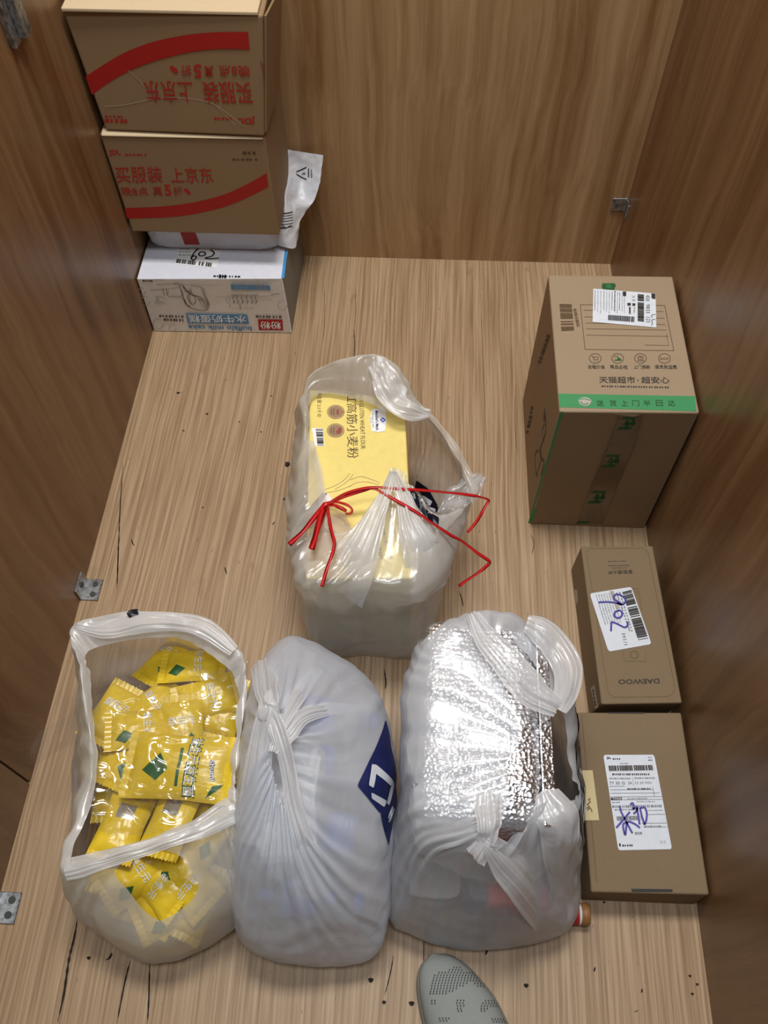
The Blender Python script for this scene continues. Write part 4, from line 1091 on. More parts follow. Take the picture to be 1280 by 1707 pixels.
# ---- gift pouch with its red ribbon, on the flour carton
locp = tuple(at(545, 900, zf))
tp = thing('gift_pouch', locp, 'pinkish clear pouch with brown card, tied with long red ribbon, on the yellow carton', 'pouch')
net = [[at(525, 868, .272), at(540, 850, .278), at(552, 846, .280), at(575, 856, .274)],
       [at(512, 895, .270), at(535, 890, .284), at(560, 885, .284), at(590, 890, .272)],
       [at(503, 925, .268), at(535, 925, .286), at(570, 920, .286), at(600, 922, .270)],
       [at(512, 958, .266), at(540, 962, .272), at(572, 962, .272), at(600, 958, .267)]]
G = crinkle(patch(net, 9, 9), 1.06, 1.06, 30, .005, False, 9, floor_z=zf + .0025, amp=.002)
m = MB(locp); m.grid(G, 'pouch_pink'); subsurf(m.build('pouch_film', tp, True))
m = MB(locp)
c0 = [at(506, 882, .268), at(510, 853, .27), at(538, 822, .272), at(547, 824, .272), at(516, 876, .269)]
m.add(c0 + [p + A3(0, 0, .002) for p in c0], [(0, 1, 2, 3, 4)[::-1], (5, 6, 7, 8, 9)] + [(i, (i + 1) % 5, 5 + (i + 1) % 5, 5 + i) for i in range(5)], 'card_brown')
m.build('header_card', tp)
m = MB(locp)
c0 = [at(512, 880, .2705), at(546, 822, .2745), at(555, 834, .2745), at(533, 862, .272)]
m.add(c0 + [p + A3(0, 0, .001) for p in c0], [(3, 2, 1, 0), (4, 5, 6, 7)] + [(i, (i + 1) % 4, 4 + (i + 1) % 4, 4 + i) for i in range(4)], 'card_white')
m.build('paper_insert', tp)
def ribbon(pts, w, name='ribbon_strand', tilt=0.4):
    P = catmull(np.array([at(*p) for p in pts]), 7); T = np.gradient(P, axis=0); V = []
    for i, (p, t) in enumerate(zip(P, T)):
        a = unit(np.cross(unit(t), (0, 0, 1))); b_ = unit(np.cross(a, unit(t)))
        ang = tilt * math.sin(i * .35); a, b_ = a * math.cos(ang) + b_ * math.sin(ang), -a * math.sin(ang) + b_ * math.cos(ang)
        V += [p + a * w / 2 + b_ * .0012, p - a * w / 2 + b_ * .0012, p - a * w / 2 * .5 - b_ * .0006, p + a * w / 2 * .5 - b_ * .0006]
    n = len(P)
    F = [(i * 4 + k, i * 4 + (k + 1) % 4, (i + 1) * 4 + (k + 1) % 4, (i + 1) * 4 + k) for i in range(n - 1) for k in range(4)] + [(0, 1, 2, 3), tuple(range(4 * n - 4, 4 * n))]
    m = MB(locp); m.add(V, F, 'ribbon_red'); return m.build(name, tp, True)
ribbon([(545, 842, .296), (570, 826, .306), (600, 816, .315), (628, 813, .318), (660, 815, .314), (705, 818, .30), (750, 822, .285), (785, 826, .272), (800, 829, .262), (814, 835, .25), (806, 850, .245), (795, 868, .235), (780, 888, .225)], .0052)
ribbon([(545, 844, .295), (572, 830, .305), (605, 818, .314), (625, 816, .317), (655, 832, .314), (690, 852, .305), (725, 876, .29), (752, 893, .27), (770, 903, .25), (792, 920, .235), (815, 936, .22), (808, 946, .212), (795, 957, .205), (765, 977, .19)], .0056)
ribbon([(543, 840, .300), (525, 862, .304), (505, 887, .303), (482, 908, .298)], .0085)
ribbon([(540, 846, .300), (533, 868, .305), (526, 895, .307), (519, 916, .306)], .010)
ribbon([(545, 846, .296), (549, 870, .304), (554, 890, .307), (557, 908, .309), (552, 930, .309), (544, 952, .306), (536, 978, .300)], .0056)
ribbon([(543, 842, .298), (558, 838, .302), (574, 840, .304), (585, 848, .303), (585, 856, .301), (576, 857, .299)], .0042)
ribbon([(543, 844, .297), (556, 843, .301), (568, 847, .302), (577, 853, .299)], .0062)
m = MB(locp); m.tube([at(538, 846, .293), at(543, 842, .298), at(549, 838, .296)], [.003, .0055, .003], 'ribbon_red', 10); m.build('ribbon_knot', tp, True)

# ---- bag round the flour carton
rA = [
 pring(.002, [W3(-.188, .78, .002), W3(-.196, .90, .002), W3(-.190, .968, .002), W3(-.11, .972, .002), W3(-.03, .962, .002), W3(-.008, .90, .002), W3(.012, .78, .002), W3(.022, .66, .002), W3(.010, .586, .002), W3(-.075, .582, .002), W3(-.158, .582, .002), W3(-.178, .66, .002)]),
 pring(.05, [W3(-.194, .78, .05), W3(-.203, .90, .05), W3(-.198, .975, .05), W3(-.11, .982, .05), W3(-.022, .970, .05), W3(.005, .90, .05), W3(.040, .78, .05), W3(.040, .66, .05), W3(.022, .583, .05), W3(-.075, .578, .05), W3(-.164, .578, .05), W3(-.188, .66, .05)]),
 pring(.15, [(481, 830), (494, 725), W3(-.207, .982, .15), W3(-.11, .990, .15), W3(-.012, .968, .15), (722, 730), (772, 830), (762, 905), (712, 1008), (608, 1030), (512, 1012), (486, 925)]),
 pring(.25, [(483, 850, .245), (502, 710, .262), (513, 634, .285), (592, 599, .315), (652, 606, .315), (704, 680, .27), (778, 810, .215), (766, 905, .22), (702, 984, .262), (602, 982, .272), (509, 982, .268), (485, 918, .262)]),
 pring(.28, [(505, 815, .290), (508, 712, .285), (520, 640, .292), (596, 630, .305), (652, 645, .310), (712, 688, .275), (788, 806, .225), (750, 880, .265), (698, 905, .285), (632, 915, .290), (560, 935, .286), (512, 885, .282)]),
 pring(.28, [(534, 772, .282), (516, 722, .276), (526, 660, .274), (600, 666, .278), (655, 688, .292), (718, 692, .272), (796, 808, .222), (735, 858, .275), (688, 812, .302), (656, 786, .312), (614, 856, .302), (556, 880, .288)]),
]
def rim_mask(G, n, wrap=True):
    M = np.zeros(G.shape[:2], bool); M[-n:] = True; return M
locA = (-.08, .78, 0)
G = bag_grid(rA, 13, 11, su=1.05, sv=1.05, iters=70, tether=.012, seed=11, gather=.75, amp=.0012, sc=14, pleat=.007, pk=4.0, inward=.003)
mA = MB(locA); mA.grid(G[:-4], 'film_clear_white', True); mA.grid(G[-5:], 'film_grey', True)
bvA = grid_bvh(G, True)
tA = thing('plastic_bag', locA, 'clear white carrier bag around the yellow flour carton, farthest of the four carrier bags', 'bag', 'carrier bags')
dA = unit(at(710, 835, .2) - CAMP)
qa = [[(692, 796), (714, 812), (733, 845), (684, 826)], [(684, 826), (733, 845), (729, 878), (706, 856)]]
decal(mA, bvA, [[at(*p, .22) for p in q] for q in qa], 'print_black_navy', dA, .002)
decal(mA, bvA, [[at(*p, .22) for p in [(704, 824), (722, 836), (717, 845), (700, 834)]], [at(*p, .22) for p in [(716, 846), (728, 850), (727, 858), (712, 854)]]], 'print_film_white', dA, .003, 5)
subsurf(mA.build('bag_film', tA, True))
s1 = film_strip([at(566, 985, .225), at(592, 930, .290), at(622, 862, .308), at(641, 822, .316), at(654, 786, .324)], [.085, .065, .036, .022, .009], 13, 8, .0035, 1)
s2 = film_strip([at(728, 985, .20), at(706, 918, .280), at(684, 862, .304), at(670, 820, .314), at(657, 786, .324)], [.09, .065, .036, .024, .010], 13, 8, .0035, 2)
m = MB(locA); m.grid(s1, 'film_dense'); m.grid(s2, 'film_dense'); subsurf(m.build('bag_handle', tA, True))
tf_ = film_strip([at(748, 862, .2), at(765, 830, .21), at(785, 808, .215), at(798, 790, .21)], [.05, .05, .045, .03], 15, 9, .006, 4, amp=.012)
m = MB(locA); m.grid(tf_, 'film_cool'); subsurf(m.build('bag_corner', tA, True))
m = MB(locA); m.grid(film_strip([at(622, 606, .318), at(640, 618, .326), at(650, 645, .318), at(672, 672, .305), at(715, 690, .285)], [.03, .045, .055, .05, .02], 15, 9, .006, 3, amp=.010), 'film_dense'); subsurf(m.build('bag_handle', tA, True))

# ---- yellow packets
def packet_mesh(w, h, th, seed):
    """pillow packet: long axis x"""
    nx, ny = 27, 17; V = np.zeros((2, ny, nx, 3))
    for s_ in (0, 1):
        for j in range(ny):
            for i in range(nx):
                a, b_ = -1 + 2 * i / (nx - 1), -1 + 2 * j / (ny - 1)
                f = (1 - abs(a) ** 3.2) * (1 - abs(b_) ** 2.4)
                wr = mnoise.noise(Vector((a * 2.2, b_ * 3.5, seed))) * .22 * (1 - abs(b_)) + .10 * mnoise.noise(Vector((a * 6, b_ * 2, seed + 4)))
                pin = 1 - .10 * (1 - abs(b_)) * 0 - .06 * (1 - a * a)
                z = th / 2 * (f ** .7) * (1 + wr) * (1 if s_ else -.75)
                V[s_, j, i] = (a * w / 2, b_ * h / 2 * (1 - .07 * (1 - abs(a)) ), z)
    return V
def make_packet(w, h, th, seed, big=False):
    root = bpy.data.objects.new('snack_packet', None); COL.objects.link(root); root.empty_display_size = .02
    V = packet_mesh(w, h, th, seed)
    m = MB(); m.grid(V[1], 'packet_yellow'); m.grid(V[0][:, ::-1], 'packet_yellow')
    bv_ = grid_bvh(V[1])
    down = A3(0, 0, -1)
    R = lambda x0, y0, x1, y1, z=.05: [A3(x0 * w, y0 * h, z), A3(x1 * w, y0 * h, z), A3(x1 * w, y1 * h, z), A3(x0 * w, y1 * h, z)]
    if big:
        decal(m, bv_, [[A3(-.36 * w, -.10 * h, .05), A3(-.20 * w, -.24 * h, .05), A3(-.10 * w, -.06 * h, .05), A3(-.20 * w, .16 * h, .05)]], 'packet_green', down, .0006, 7)
        decal(m, bv_, [R(-.01, -.30, .02, .26)], 'packet_green', down, .0006, 9)
        # lettering runs across the packet, top to bottom
        X0, X1 = .08, .19
        for k, ch in enumerate('益生元益生菌'):
            y1 = .43 - k * .145; y0 = y1 - .125
            c = [A3(X0 * w, y1 * h, .05), A3(X0 * w, y0 * h, .05), A3(X1 * w, y0 * h, .05), A3(X1 * w, y1 * h, .05)]
            decal_text(m, bv_, ch, [c[0] + A3(-.002, .002, 0), c[1] + A3(-.002, -.002, 0), c[2] + A3(.002, -.002, 0), c[3] + A3(.002, .002, 0)], 'packet_green', down, .0008, .03); decal_text(m, bv_, ch, c, 'ink_white', down, .0013, .025)
        c = [A3(.29 * w, .10 * h, .05), A3(.335 * w, -.20 * h, .05), A3(.385 * w, -.18 * h, .05), A3(.345 * w, .12 * h, .05)]
        decal_text(m, bv_, 'Shumi', c, 'print_navy', down, .0008, .08); decal_text(m, bv_, 'Shumi', c, 'ink_white', down, .0013, .02)
        decal(m, bv_, [[A3(.30 * w, -.44 * h, .05), A3(.42 * w, -.30 * h, .05), A3(.46 * w, -.22 * h, .05), A3(.36 * w, -.26 * h, .05)]], 'packet_green', down, .0007, 6)
    else:
        if seed % 3: decal(m, bv_, [[A3(-.42 * w, -.28 * h, .05), A3(-.26 * w, -.38 * h, .05), A3(-.10 * w, -.20 * h, .05), A3(-.28 * w, -.08 * h, .05)]], 'packet_green', down, .0006, 7)
        if seed % 3 == 0: decal(m, bv_, [R(.05, -.18, .3, .2)], 'packet_silver', down, .0007, 6)
        c = [A3(.05 * w, .33 * h, .05), A3(.05 * w, -.30 * h, .05), A3(.20 * w, -.30 * h, .05), A3(.20 * w, .33 * h, .05)]
        if seed % 3: decal_text(m, bv_, '益生元', c, 'ink_white', down, .0010, .03)
    m.build('packet_body', root, True)
    for sgn in (-1, 1):     # crimped, zigzag-cut ends
        n = 25; v = []; e = .011
        for k in range(n):
            y = (-1 + 2 * k / (n - 1)) * h / 2 * .995
            rip = .0007 * math.sin(k * 2.1)
            v += [(sgn * (w / 2 - .002), y, rip), (sgn * (w / 2 + e - (.002 if k % 2 else 0)), y, rip * 1.5 + .001)]
        m = MB(); m.add(v, [(2 * k, 2 * k + 1, 2 * k + 3, 2 * k + 2) for k in range(n - 1)], 'packet_yellow'); m.build('crimped_end', root, True)
    return root
PGRP = 'yellow snack packets in the nearest left bag'
def put(o, px, py, z, yaw, tx=0, ty=0, label=None):
    o.location = tuple(at(px, py, z)); o.rotation_euler = (math.radians(tx), math.radians(ty), math.radians(yaw))
    o['category'] = 'packet'; o['group'] = PGRP; o['label'] = label; return o
pk = make_packet(.150, .098, .030, 2, True)
put(pk, 302, 1279, .158, -2, 3, -3, 'yellow packet with white and green lettering lying on top in the open bag')
smalls = [make_packet(.088, .066, .026, s_) for s_ in (3, 4, 5)]
spots = [  # px, py, z, yaw, tilt x, tilt y, kind
 (205, 1375, .125, 82, 8, 12, 0), (285, 1368, .135, 78, -10, 6, 0), (345, 1385, .100, 60, 12, 0, 1),
 (208, 1262, .115, 70, 0, 18, 1), (235, 1215, .125, 12, -8, 10, 2), (305, 1215, .115, 100, 6, -6, 1), (190, 1190, .105, 70, 10, 10, 2), (250, 1180, .100, 40, -6, 0, 1),
 (322, 1110, .105, 5, -16, 0, 1), (345, 1165, .105, 20, 10, 0, 2), (280, 1100, .080, 60, -14, 8, 1), (372, 1180, .090, 80, 6, 0, 0),
 (195, 1310, .085, 95, 0, 0, 2), (250, 1330, .090, 20, 0, 0, 1), (365, 1330, .080, 90, 0, -8, 1), (330, 1330, .075, 10, 0, 0, 2),
 (225, 1455, .105, 40, 20, 0, 1), (262, 1470, .095, -35, 10, -8, 2), (308, 1468, .100, -40, 14, 6, 1), (285, 1512, .080, 30, 24, 0, 2), (240, 1505, .075, -20, 10, 0, 1), (325, 1500, .070, 70, 10, 0, 2),
 (200, 1430, .070, 80, 0, 0, 1), (300, 1430, .060, 0, 0, 0, 2), (180, 1240, .05, 80, 0, 0, 1), (240, 1280, .045, 0, 0, 0, 2), (320, 1270, .05, 50, 0, 0, 1)]
PL = 'small yellow snack packet among its like in the bag nearest the left wall'
used = [False] * 3
for (px, py, z, yw, ax, ay, kd) in spots:
    o = smalls[kd] if not used[kd] else copy_tree(smalls[kd]); used[kd] = True
    put(o, px, py, z, yw, ax, ay, PL)

# ---- bag with the packets
rB = [
 pring(.002, [W3(-.515, .33, .002), W3(-.515, .43, .002), W3(-.49, .49, .002), W3(-.40, .51, .002), W3(-.31, .49, .002), W3(-.28, .43, .002), W3(-.266, .32, .002), W3(-.264, .18, .002), W3(-.275, .115, .002), W3(-.35, .088, .002), W3(-.42, .11, .002), W3(-.475, .18, .002)]),
 pring(.05, [W3(-.525, .33, .05), W3(-.525, .43, .05), W3(-.495, .50, .05), W3(-.40, .52, .05), W3(-.30, .50, .05), W3(-.272, .43, .05), W3(-.256, .32, .05), W3(-.250, .18, .05), (385, 1548), (265, 1604), (178, 1568), (135, 1500)]),
 pring(.12, [(132, 1300), (128, 1170), (150, 1085), (270, 1050), (378, 1085), (396, 1160), (394, 1290), (390, 1420), (386, 1500), (258, 1572), (150, 1535), (112, 1480)]),
 pring(.17, [(138, 1285), (130, 1140), (140, 1062), (272, 1036), (384, 1080), (402, 1150), (394, 1290), (391, 1400), (372, 1450, .165), (268, 1500, .165), (165, 1490, .17), (104, 1462)]),
 pring(.2, [(150, 1290, .195), (134, 1125, .212), (127, 1042, .212), (272, 1022, .220), (388, 1076, .205), (410, 1140, .185), (392, 1290, .188), (391, 1362, .192), (345, 1378, .205), (276, 1402, .212), (200, 1424, .212), (102, 1446, .20)]),
 pring(.2, [(162, 1295, .185), (150, 1135, .195), (155, 1082, .195), (285, 1062, .198), (368, 1102, .19), (398, 1160, .178), (384, 1295, .18), (378, 1352, .19), (340, 1368, .205), (274, 1394, .212), (205, 1415, .212), (120, 1440, .205)]),
]
locB = (-.39, .31, 0)
G = bag_grid(rB, 14, 10, su=1.05, sv=1.04, iters=70, tether=.011, seed=23, gather=.6, amp=.0012, sc=14, pleat=.007, pk=4.0, inward=.003)
hole = [(184, 1452), (215, 1432), (262, 1414), (298, 1424), (328, 1462), (338, 1482), (308, 1512), (264, 1543), (236, 1512), (205, 1475)]
nv, nu = G.shape[:2]; mask = np.zeros((nv - 1, nu), bool)
from collections import defaultdict
for i in range(nv // 2, nv - 1):
    for j in range(nu):
        c = (G[i, j] + G[i + 1, j] + G[i, (j + 1) % nu] + G[i + 1, (j + 1) % nu]) / 4
        if c[1] < .33 and inside(hole, project(c)): mask[i, j] = True
# ease the rim of the hole
for _ in range(6):
    G2 = G.copy()
    for i in range(1, nv - 2):
        for j in range(nu):
            around = [mask[i - 1, j - 1], mask[i - 1, j], mask[i, j - 1], mask[i, j]]
            if any(around) and not all(around):
                nb = []
                for di, dj in ((0, 1), (0, -1), (1, 0), (-1, 0)):
                    a, b_ = i + di, (j + dj) % nu
                    ar = [mask[a - 1, b_ - 1], mask[a - 1, b_], mask[min(a, nv - 2), b_ - 1], mask[min(a, nv - 2), b_]]
                    if any(ar) and not all(ar): nb.append(G[a, b_])
                if len(nb) >= 2: G2[i, j] = .4 * G[i, j] + .6 * np.mean(nb, axis=0)
    G = G2
tB = thing('plastic_bag', locB, 'open greyish carrier bag of yellow packets, near the left wall', 'bag', 'carrier bags')
m = MB(locB); k = nv - 13
m.grid(G[:k + 1], 'film_grey', True, mask[:k]); m.grid(G[k:], 'film_dense', True, mask[k:])
subsurf(m.build('bag_film', tB, True))
m = MB(locB)
m.grid(film_strip([at(108, 1448, .205), at(155, 1436, .212), at(205, 1424, .218), (at(260, 1404, .220)), at(310, 1388, .216), at(350, 1370, .208), at(390, 1345, .198)], [.03, .028, .022, .022, .026, .034, .04], 11, 8, .0035, 6, amp=.004), 'film_dense')
subsurf(m.build('bag_handle', tB, True))
m = MB(locB)
m.grid(film_strip([at(124, 1042, .216), at(170, 1048, .22), at(225, 1036, .224), at(290, 1034, .225), at(340, 1046, .222), at(390, 1085, .208)], [.008, .03, .04, .03, .034, .02], 11, 8, .0035, 8, amp=.004), 'film_dense')
subsurf(m.build('bag_lip', tB, True))
mk = MB(locB); mk.grid(film_strip([at(213, 1026, .226), at(220, 1021, .228), at(230, 1019, .228)], [.010, .012, .010], 5, 5, .001, 3), 'print_black_navy'); mk.build('print_scrap', tB, True)['label'] = 'scrap of dark print on the rim'

# ---- clear pouch round the packets: glossy crumpled cellophane
net = [[at(165, 1170, .150), at(205, 1130, .155), at(260, 1140, .160), at(330, 1130, .165), at(415, 1105, .195)],
       [at(150, 1215, .165), at(200, 1190, .172), at(265, 1185, .178), at(335, 1180, .175), at(400, 1165, .180)],
       [at(145, 1270, .172), at(205, 1260, .180), at(270, 1255, .190), at(335, 1250, .186), at(385, 1225, .175)],
       [at(150, 1330, .165), at(205, 1320, .172), at(265, 1315, .185), at(320, 1320, .182), at(370, 1310, .170)],
       [at(170, 1385, .150), at(215, 1390, .158), at(275, 1385, .165), at(325, 1375, .160), at(360, 1350, .155)]]
G = crinkle(patch(net, 11, 11), 1.10, 1.10, 90, .016, False, 31, amp=.012, inward=.012, sc=17)
locc = tuple(at(270, 1250, .17))
tc_ = thing('clear_pouch', locc, 'torn glossy clear cellophane lying crumpled over the yellow packets', 'pouch')
m = MB(locc); m.grid(G, 'cellophane'); subsurf(m.build('pouch_film', tc_, True))
net = [[at(168, 1170, .165), at(110, 1195, .15), at(65, 1220, .13)], [at(155, 1200, .172), at(110, 1215, .155), at(50, 1255, .13)], [at(150, 1235, .17), at(110, 1245, .15), at(60, 1275, .13)]]
G = crinkle(patch(net, 9, 9), 1.06, 1.06, 40, .006, False, 33, amp=.003)
m = MB(locc); m.grid(G, 'cellophane'); subsurf(m.build('torn_flap', tc_, True))

# ---- bottles in the middle bag
def make_bottle():
    root = bpy.data.objects.new('water_bottle', None); COL.objects.link(root); root.empty_display_size = .02
    sc_ = .84; prof = [(.004, -.0995), (.026, -.100), (.031, -.094), (.032, -.06), (.030, -.055), (.032, -.05), (.032, .035), (.030, .05), (.018, .078), (.0125, .086), (.0125, .095)]
    P_ = lambda pr: [(r * sc_, z * sc_) for r, z in pr]
    m = MB(); m.lathe(P_(prof), 'bottle_clear', 24); m.build('bottle_body', root, True)
    m = MB(); m.lathe(P_([(.0328, -.04), (.0330, -.038), (.0330, .018), (.0328, .020)]), 'label_blue', 24); m.build('bottle_label', root, True)['label'] = 'blue label'
    m = MB(); m.lathe(P_([(.0150, .086), (.0155, .088), (.0155, .101), (.013, .103), (.004, .1032)]), 'cap_blue', 20); m.build('bottle_cap', root, True)['label'] = 'blue screw cap'
    return root
bot = make_bottle(); first = True
BL_ = 'clear bottle with blue cap and label inside the cloudy middle carrier bag'
for (x, y, z, rz) in [(-.128, .425, .118, 92), (-.122, .355, .122, 88), (-.140, .455, .055, 80), (-.150, .262, .125, 4), (-.095, .255, .080, -6), (-.195, .255, .065, 2), (-.138, .178, .042, 90)]:
    o = bot if first else copy_tree(bot); first = False
    o.location = (x, y, z); o.rotation_euler = (math.pi / 2, 0, math.radians(rz))
    tag(o, BL_, 'bottle', 'bottles in the middle bag')

tw = thing('plastic_wrap', (-.155, .285, .16), 'crumpled whitish plastic wrap seen in the slit of the knotted bag', 'wrap')
G = pillow(-.19, -.118, .20, .36, .165, .212); G = crinkle(G, 1.1, 1.1, 40, .008, True, 91, amp=.006, inward=.008)
m = MB((-.155, .285, .16)); m.grid(G, 'film_dense', True); m.add(G[-1], [tuple(range(48))], 'film_dense'); m.add(G[0], [tuple(range(48))], 'film_dense'); m.build('wrap_sheet', tw, True)

# ---- tied middle bag
rC = [
 pring(.002, [W3(-.236, .32, .002), W3(-.230, .44, .002), W3(-.205, .51, .002), W3(-.14, .545, .002), W3(-.06, .525, .002), W3(-.032, .45, .002), W3(-.024, .30, .002), W3(-.032, .19, .002), (612, 1588), (530, 1604), (442, 1586), (400, 1535)]),
 pring(.07, [(388, 1400), (402, 1240), (428, 1140), (490, 1072, .08), (590, 1118, .08), (640, 1190), (658, 1310), (650, 1450), (632, 1582, .06), (545, 1610, .045), (425, 1590, .055), (387, 1520)]),
 pring(.16, [(388, 1385, .17), (402, 1225, .18), (428, 1120, .18), (488, 1064, .17), (588, 1112, .155), (640, 1185, .15), (657, 1310, .14), (648, 1440, .14), (628, 1550, .11), (535, 1590, .10), (425, 1570, .12), (388, 1500, .14)]),
 pring(.22, [(402, 1340, .235), (412, 1220, .245), (436, 1140, .25), (492, 1095, .225), (560, 1130, .215), (612, 1215, .21), (632, 1320, .20), (610, 1440, .195), (575, 1515, .175), (505, 1530, .175), (436, 1490, .195), (400, 1420, .225)]),
 pring(.26, [(424, 1300, .27), (432, 1220, .28), (445, 1180, .288), (478, 1165, .272), (515, 1185, .258), (545, 1240, .25), (560, 1315, .242), (545, 1400, .235), (520, 1440, .225), (480, 1440, .230), (448, 1410, .245), (430, 1360, .26)]),
 pring(.28, [(450, 1262, .285), (450, 1215, .292), (453, 1192, .30), (466, 1186, .298), (474, 1200, .288), (476, 1235, .278), (486, 1290, .265), (497, 1350, .255), (488, 1362, .252), (472, 1345, .258), (460, 1310, .268), (454, 1285, .277)]),
]
locC = (-.13, .33, 0)
G = bag_grid(rC, 14, 11, su=1.06, sv=1.04, iters=80, tether=.012, seed=41, gather=.8, amp=.0015, sc=12, pleat=.0055, pk=2.6, inward=.004)
tC = thing('plastic_bag', locC, 'knotted cloudy carrier bag of bottles with navy print, between two open bags', 'bag', 'carrier bags')
m = MB(locC); m.grid(G, 'film_blueish', True); bvC = grid_bvh(G, True)
dC = unit(unit(at(640, 1300, .17) - CAMP) + A3(-.30, .05, -.1))
h_ = .17
def qd(P): return [at(*p, h_) for p in P]
decal(m, bvC, [qd([(645, 1198), (668, 1285), (626, 1354), (577, 1306)]), qd([(668, 1285), (682, 1330), (651, 1412), (626, 1354)])], 'print_navy', dC, .002, 14)
for q in ([(606, 1272), (616, 1276), (608, 1311), (598, 1306)], [(612, 1272), (655, 1302), (648, 1310), (606, 1284)], [(604, 1318), (640, 1334), (634, 1344), (606, 1328)], [(640, 1338), (652, 1300), (662, 1308), (648, 1342)]):
    decal(m, bvC, [qd(q)], 'print_film_white', dC, .0035, 6)
decal_text(m, bvC, 's', qd([(668, 1352), (650, 1376), (642, 1362), (658, 1340)]), 'print_film_white', dC, .0035, .05)
decal_text(m, bvC, 'club', qd([(672, 1230), (690, 1310), (672, 1314), (656, 1236)]), 'print_film_white', dC, .0035, .02)
subsurf(m.build('bag_film', tC, True))
def strips(name, tgt, loc, specs, mat='film_dense'):
    m = MB(loc)
    for k, (p, w, wv, am) in enumerate(specs): m.grid(film_strip([at(*q) for q in p], w, 13, 8, wv, k + 2.3, amp=am), mat)
    return subsurf(m.build(name, tgt, True))
strips('bag_handle', tC, locC, [([(448, 1176, .305), (462, 1215, .306), (478, 1275, .288), (492, 1345, .268), (512, 1420, .232), (525, 1500, .14)], [.018, .022, .020, .022, .03, .05], .004, .003)])
strips('bag_handle', tC, locC, [([(440, 1100, .19), (442, 1145, .285), (446, 1175, .306), (436, 1230, .296), (426, 1310, .258), (420, 1410, .185)], [.05, .03, .026, .030, .040, .05], .004, .003)])
strips('bag_handle', tC, locC, [([(458, 1255, .295), (480, 1215, .292), (510, 1190, .272), (560, 1178, .226), (620, 1178, .14)], [.02, .03, .026, .018, .012], .0035, .003), ([(462, 1215, .302), (490, 1160, .272), (530, 1112, .17)], [.02, .03, .02], .0035, .003)])
m = MB(locC); kn = np.array([[A3(0, 0, 0)] * 17 for _ in range(11)])
c = at(449, 1180, .300)
for i in range(11):
    for j in range(17):
        a, b_ = math.pi * i / 10, 2 * math.pi * j / 16
        r = .015 * (1 + .25 * math.sin(3 * b_ + 2 * a) + .2 * mnoise.noise(Vector((i * .6, math.cos(b_) * 2, math.sin(b_) * 2))))
        kn[i, j] = c + A3(r * math.sin(a) * math.cos(b_), r * 1.5 * math.sin(a) * math.sin(b_), r * .8 * math.cos(a))
m.grid(kn, 'film_dense'); subsurf(m.build('bag_knot', tC, True))

# ---- silver insulated bag and food packs inside the right-hand bag
locS = (.107, .39, .004)
ts = thing('insulated_bag', locS, 'shiny silver foil insulated bag standing inside the right-hand carrier bag', 'bag')
rows = []
sec = [(.0, .86), (.004, .95), (.03, 1.0), (.12, 1.0), (.22, .995), (.255, .97), (.272, .90), (.280, .72), (.283, .4), (.284, .05)]
x0, x1, y0, y1 = .012, .190, .238, .532
for (z, s_) in sec:
    r = []
    for k in range(56):
        w = 2 * math.pi * k / 56 + .01; c_, s2 = math.cos(w), math.sin(w)
        e = .22
        bx = math.copysign(abs(c_) ** e, c_); by = math.copysign(abs(s2) ** e, s2)
        r.append(A3((x0 + x1) / 2 + (x1 - x0) / 2 * s_ * bx, (y0 + y1) / 2 + (y1 - y0) / 2 * (1 - (1 - s_) * .6) * by, z + .004))
    rows.append(r)
R_ = np.array(rows); G = np.array([catmull(R_[:, j], 5) for j in range(R_.shape[1])]).transpose(1, 0, 2)
G = crinkle(G, 1.03, 1.03, 40, .006, True, 55, amp=.004, inward=.006, floor_z=.003, sc=22)
m = MB(locS); m.grid(G, 'foil_silver', True); m.add(G[-1], [tuple(range(56))], 'foil_silver'); m.add(G[0], [tuple(range(56))], 'foil_silver')
m.build('foil_body', ts, True)
m = MB(locS)    # folded flap edge along the right
q = [(.180, .245, .281), (.198, .245, .276), (.198, .530, .278), (.180, .530, .284)]
m.hexa([A3(p[0], p[1], p[2] - .002) for p in q] + [A3(p[0], p[1], p[2] + .004) for p in q], 'foil_silver', .002, 2); m.build('flap_edge', ts)
m = MB(locS); m.hexa(slab(.1915, .196, .25, .525, .03, .270), 'foil_shaded', .0015, 1); m.build('side_shade', ts)  # darker sheet added over the foil's right side to stand for its shade
def pack(name, loc, label, x0, x1, y0, y1, z1, mat, mat2):
    t = thing(name, loc, label, 'pack'); G = pillow(x0, x1, y0, y1, .006, z1)
    G = crinkle(G, 1.04, 1.04, 25, .005, True, 61, amp=.004, inward=.005, floor_z=.004)
    m = MB(loc); m.grid(G, mat, True); m.add(G[0], [tuple(range(48))], mat); m.add(G[-1], [tuple(range(48))], mat2); m.build('pack_body', t, True); return t
pk1 = pack('food_pack', (.16, .19, .006), 'dark food pack with red patch seen through the front of the right-hand bag', .092, .218, .174, .233, .122, 'dark_pack', 'dark_pack')
m = MB((.16, .19, .006)); m.hexa(slab(.120, .208, .170, .204, .05, .1245), 'red_pack', .006, 3); m.build('pack_band', pk1)['label'] = 'red band'
pk2 = pack('food_pack', (.05, .19, .006), 'greyish dark food pack seen through the lower left of the right-hand bag', .010, .086, .178, .232, .118, 'dark_pack', 'grey_pack')
m = MB((.05, .19, .006)); m.hexa(slab(.026, .064, .174, .2, .03, .075), 'grey_pack', .003, 2); m.build('pack_label', pk2)['label'] = 'pale label'

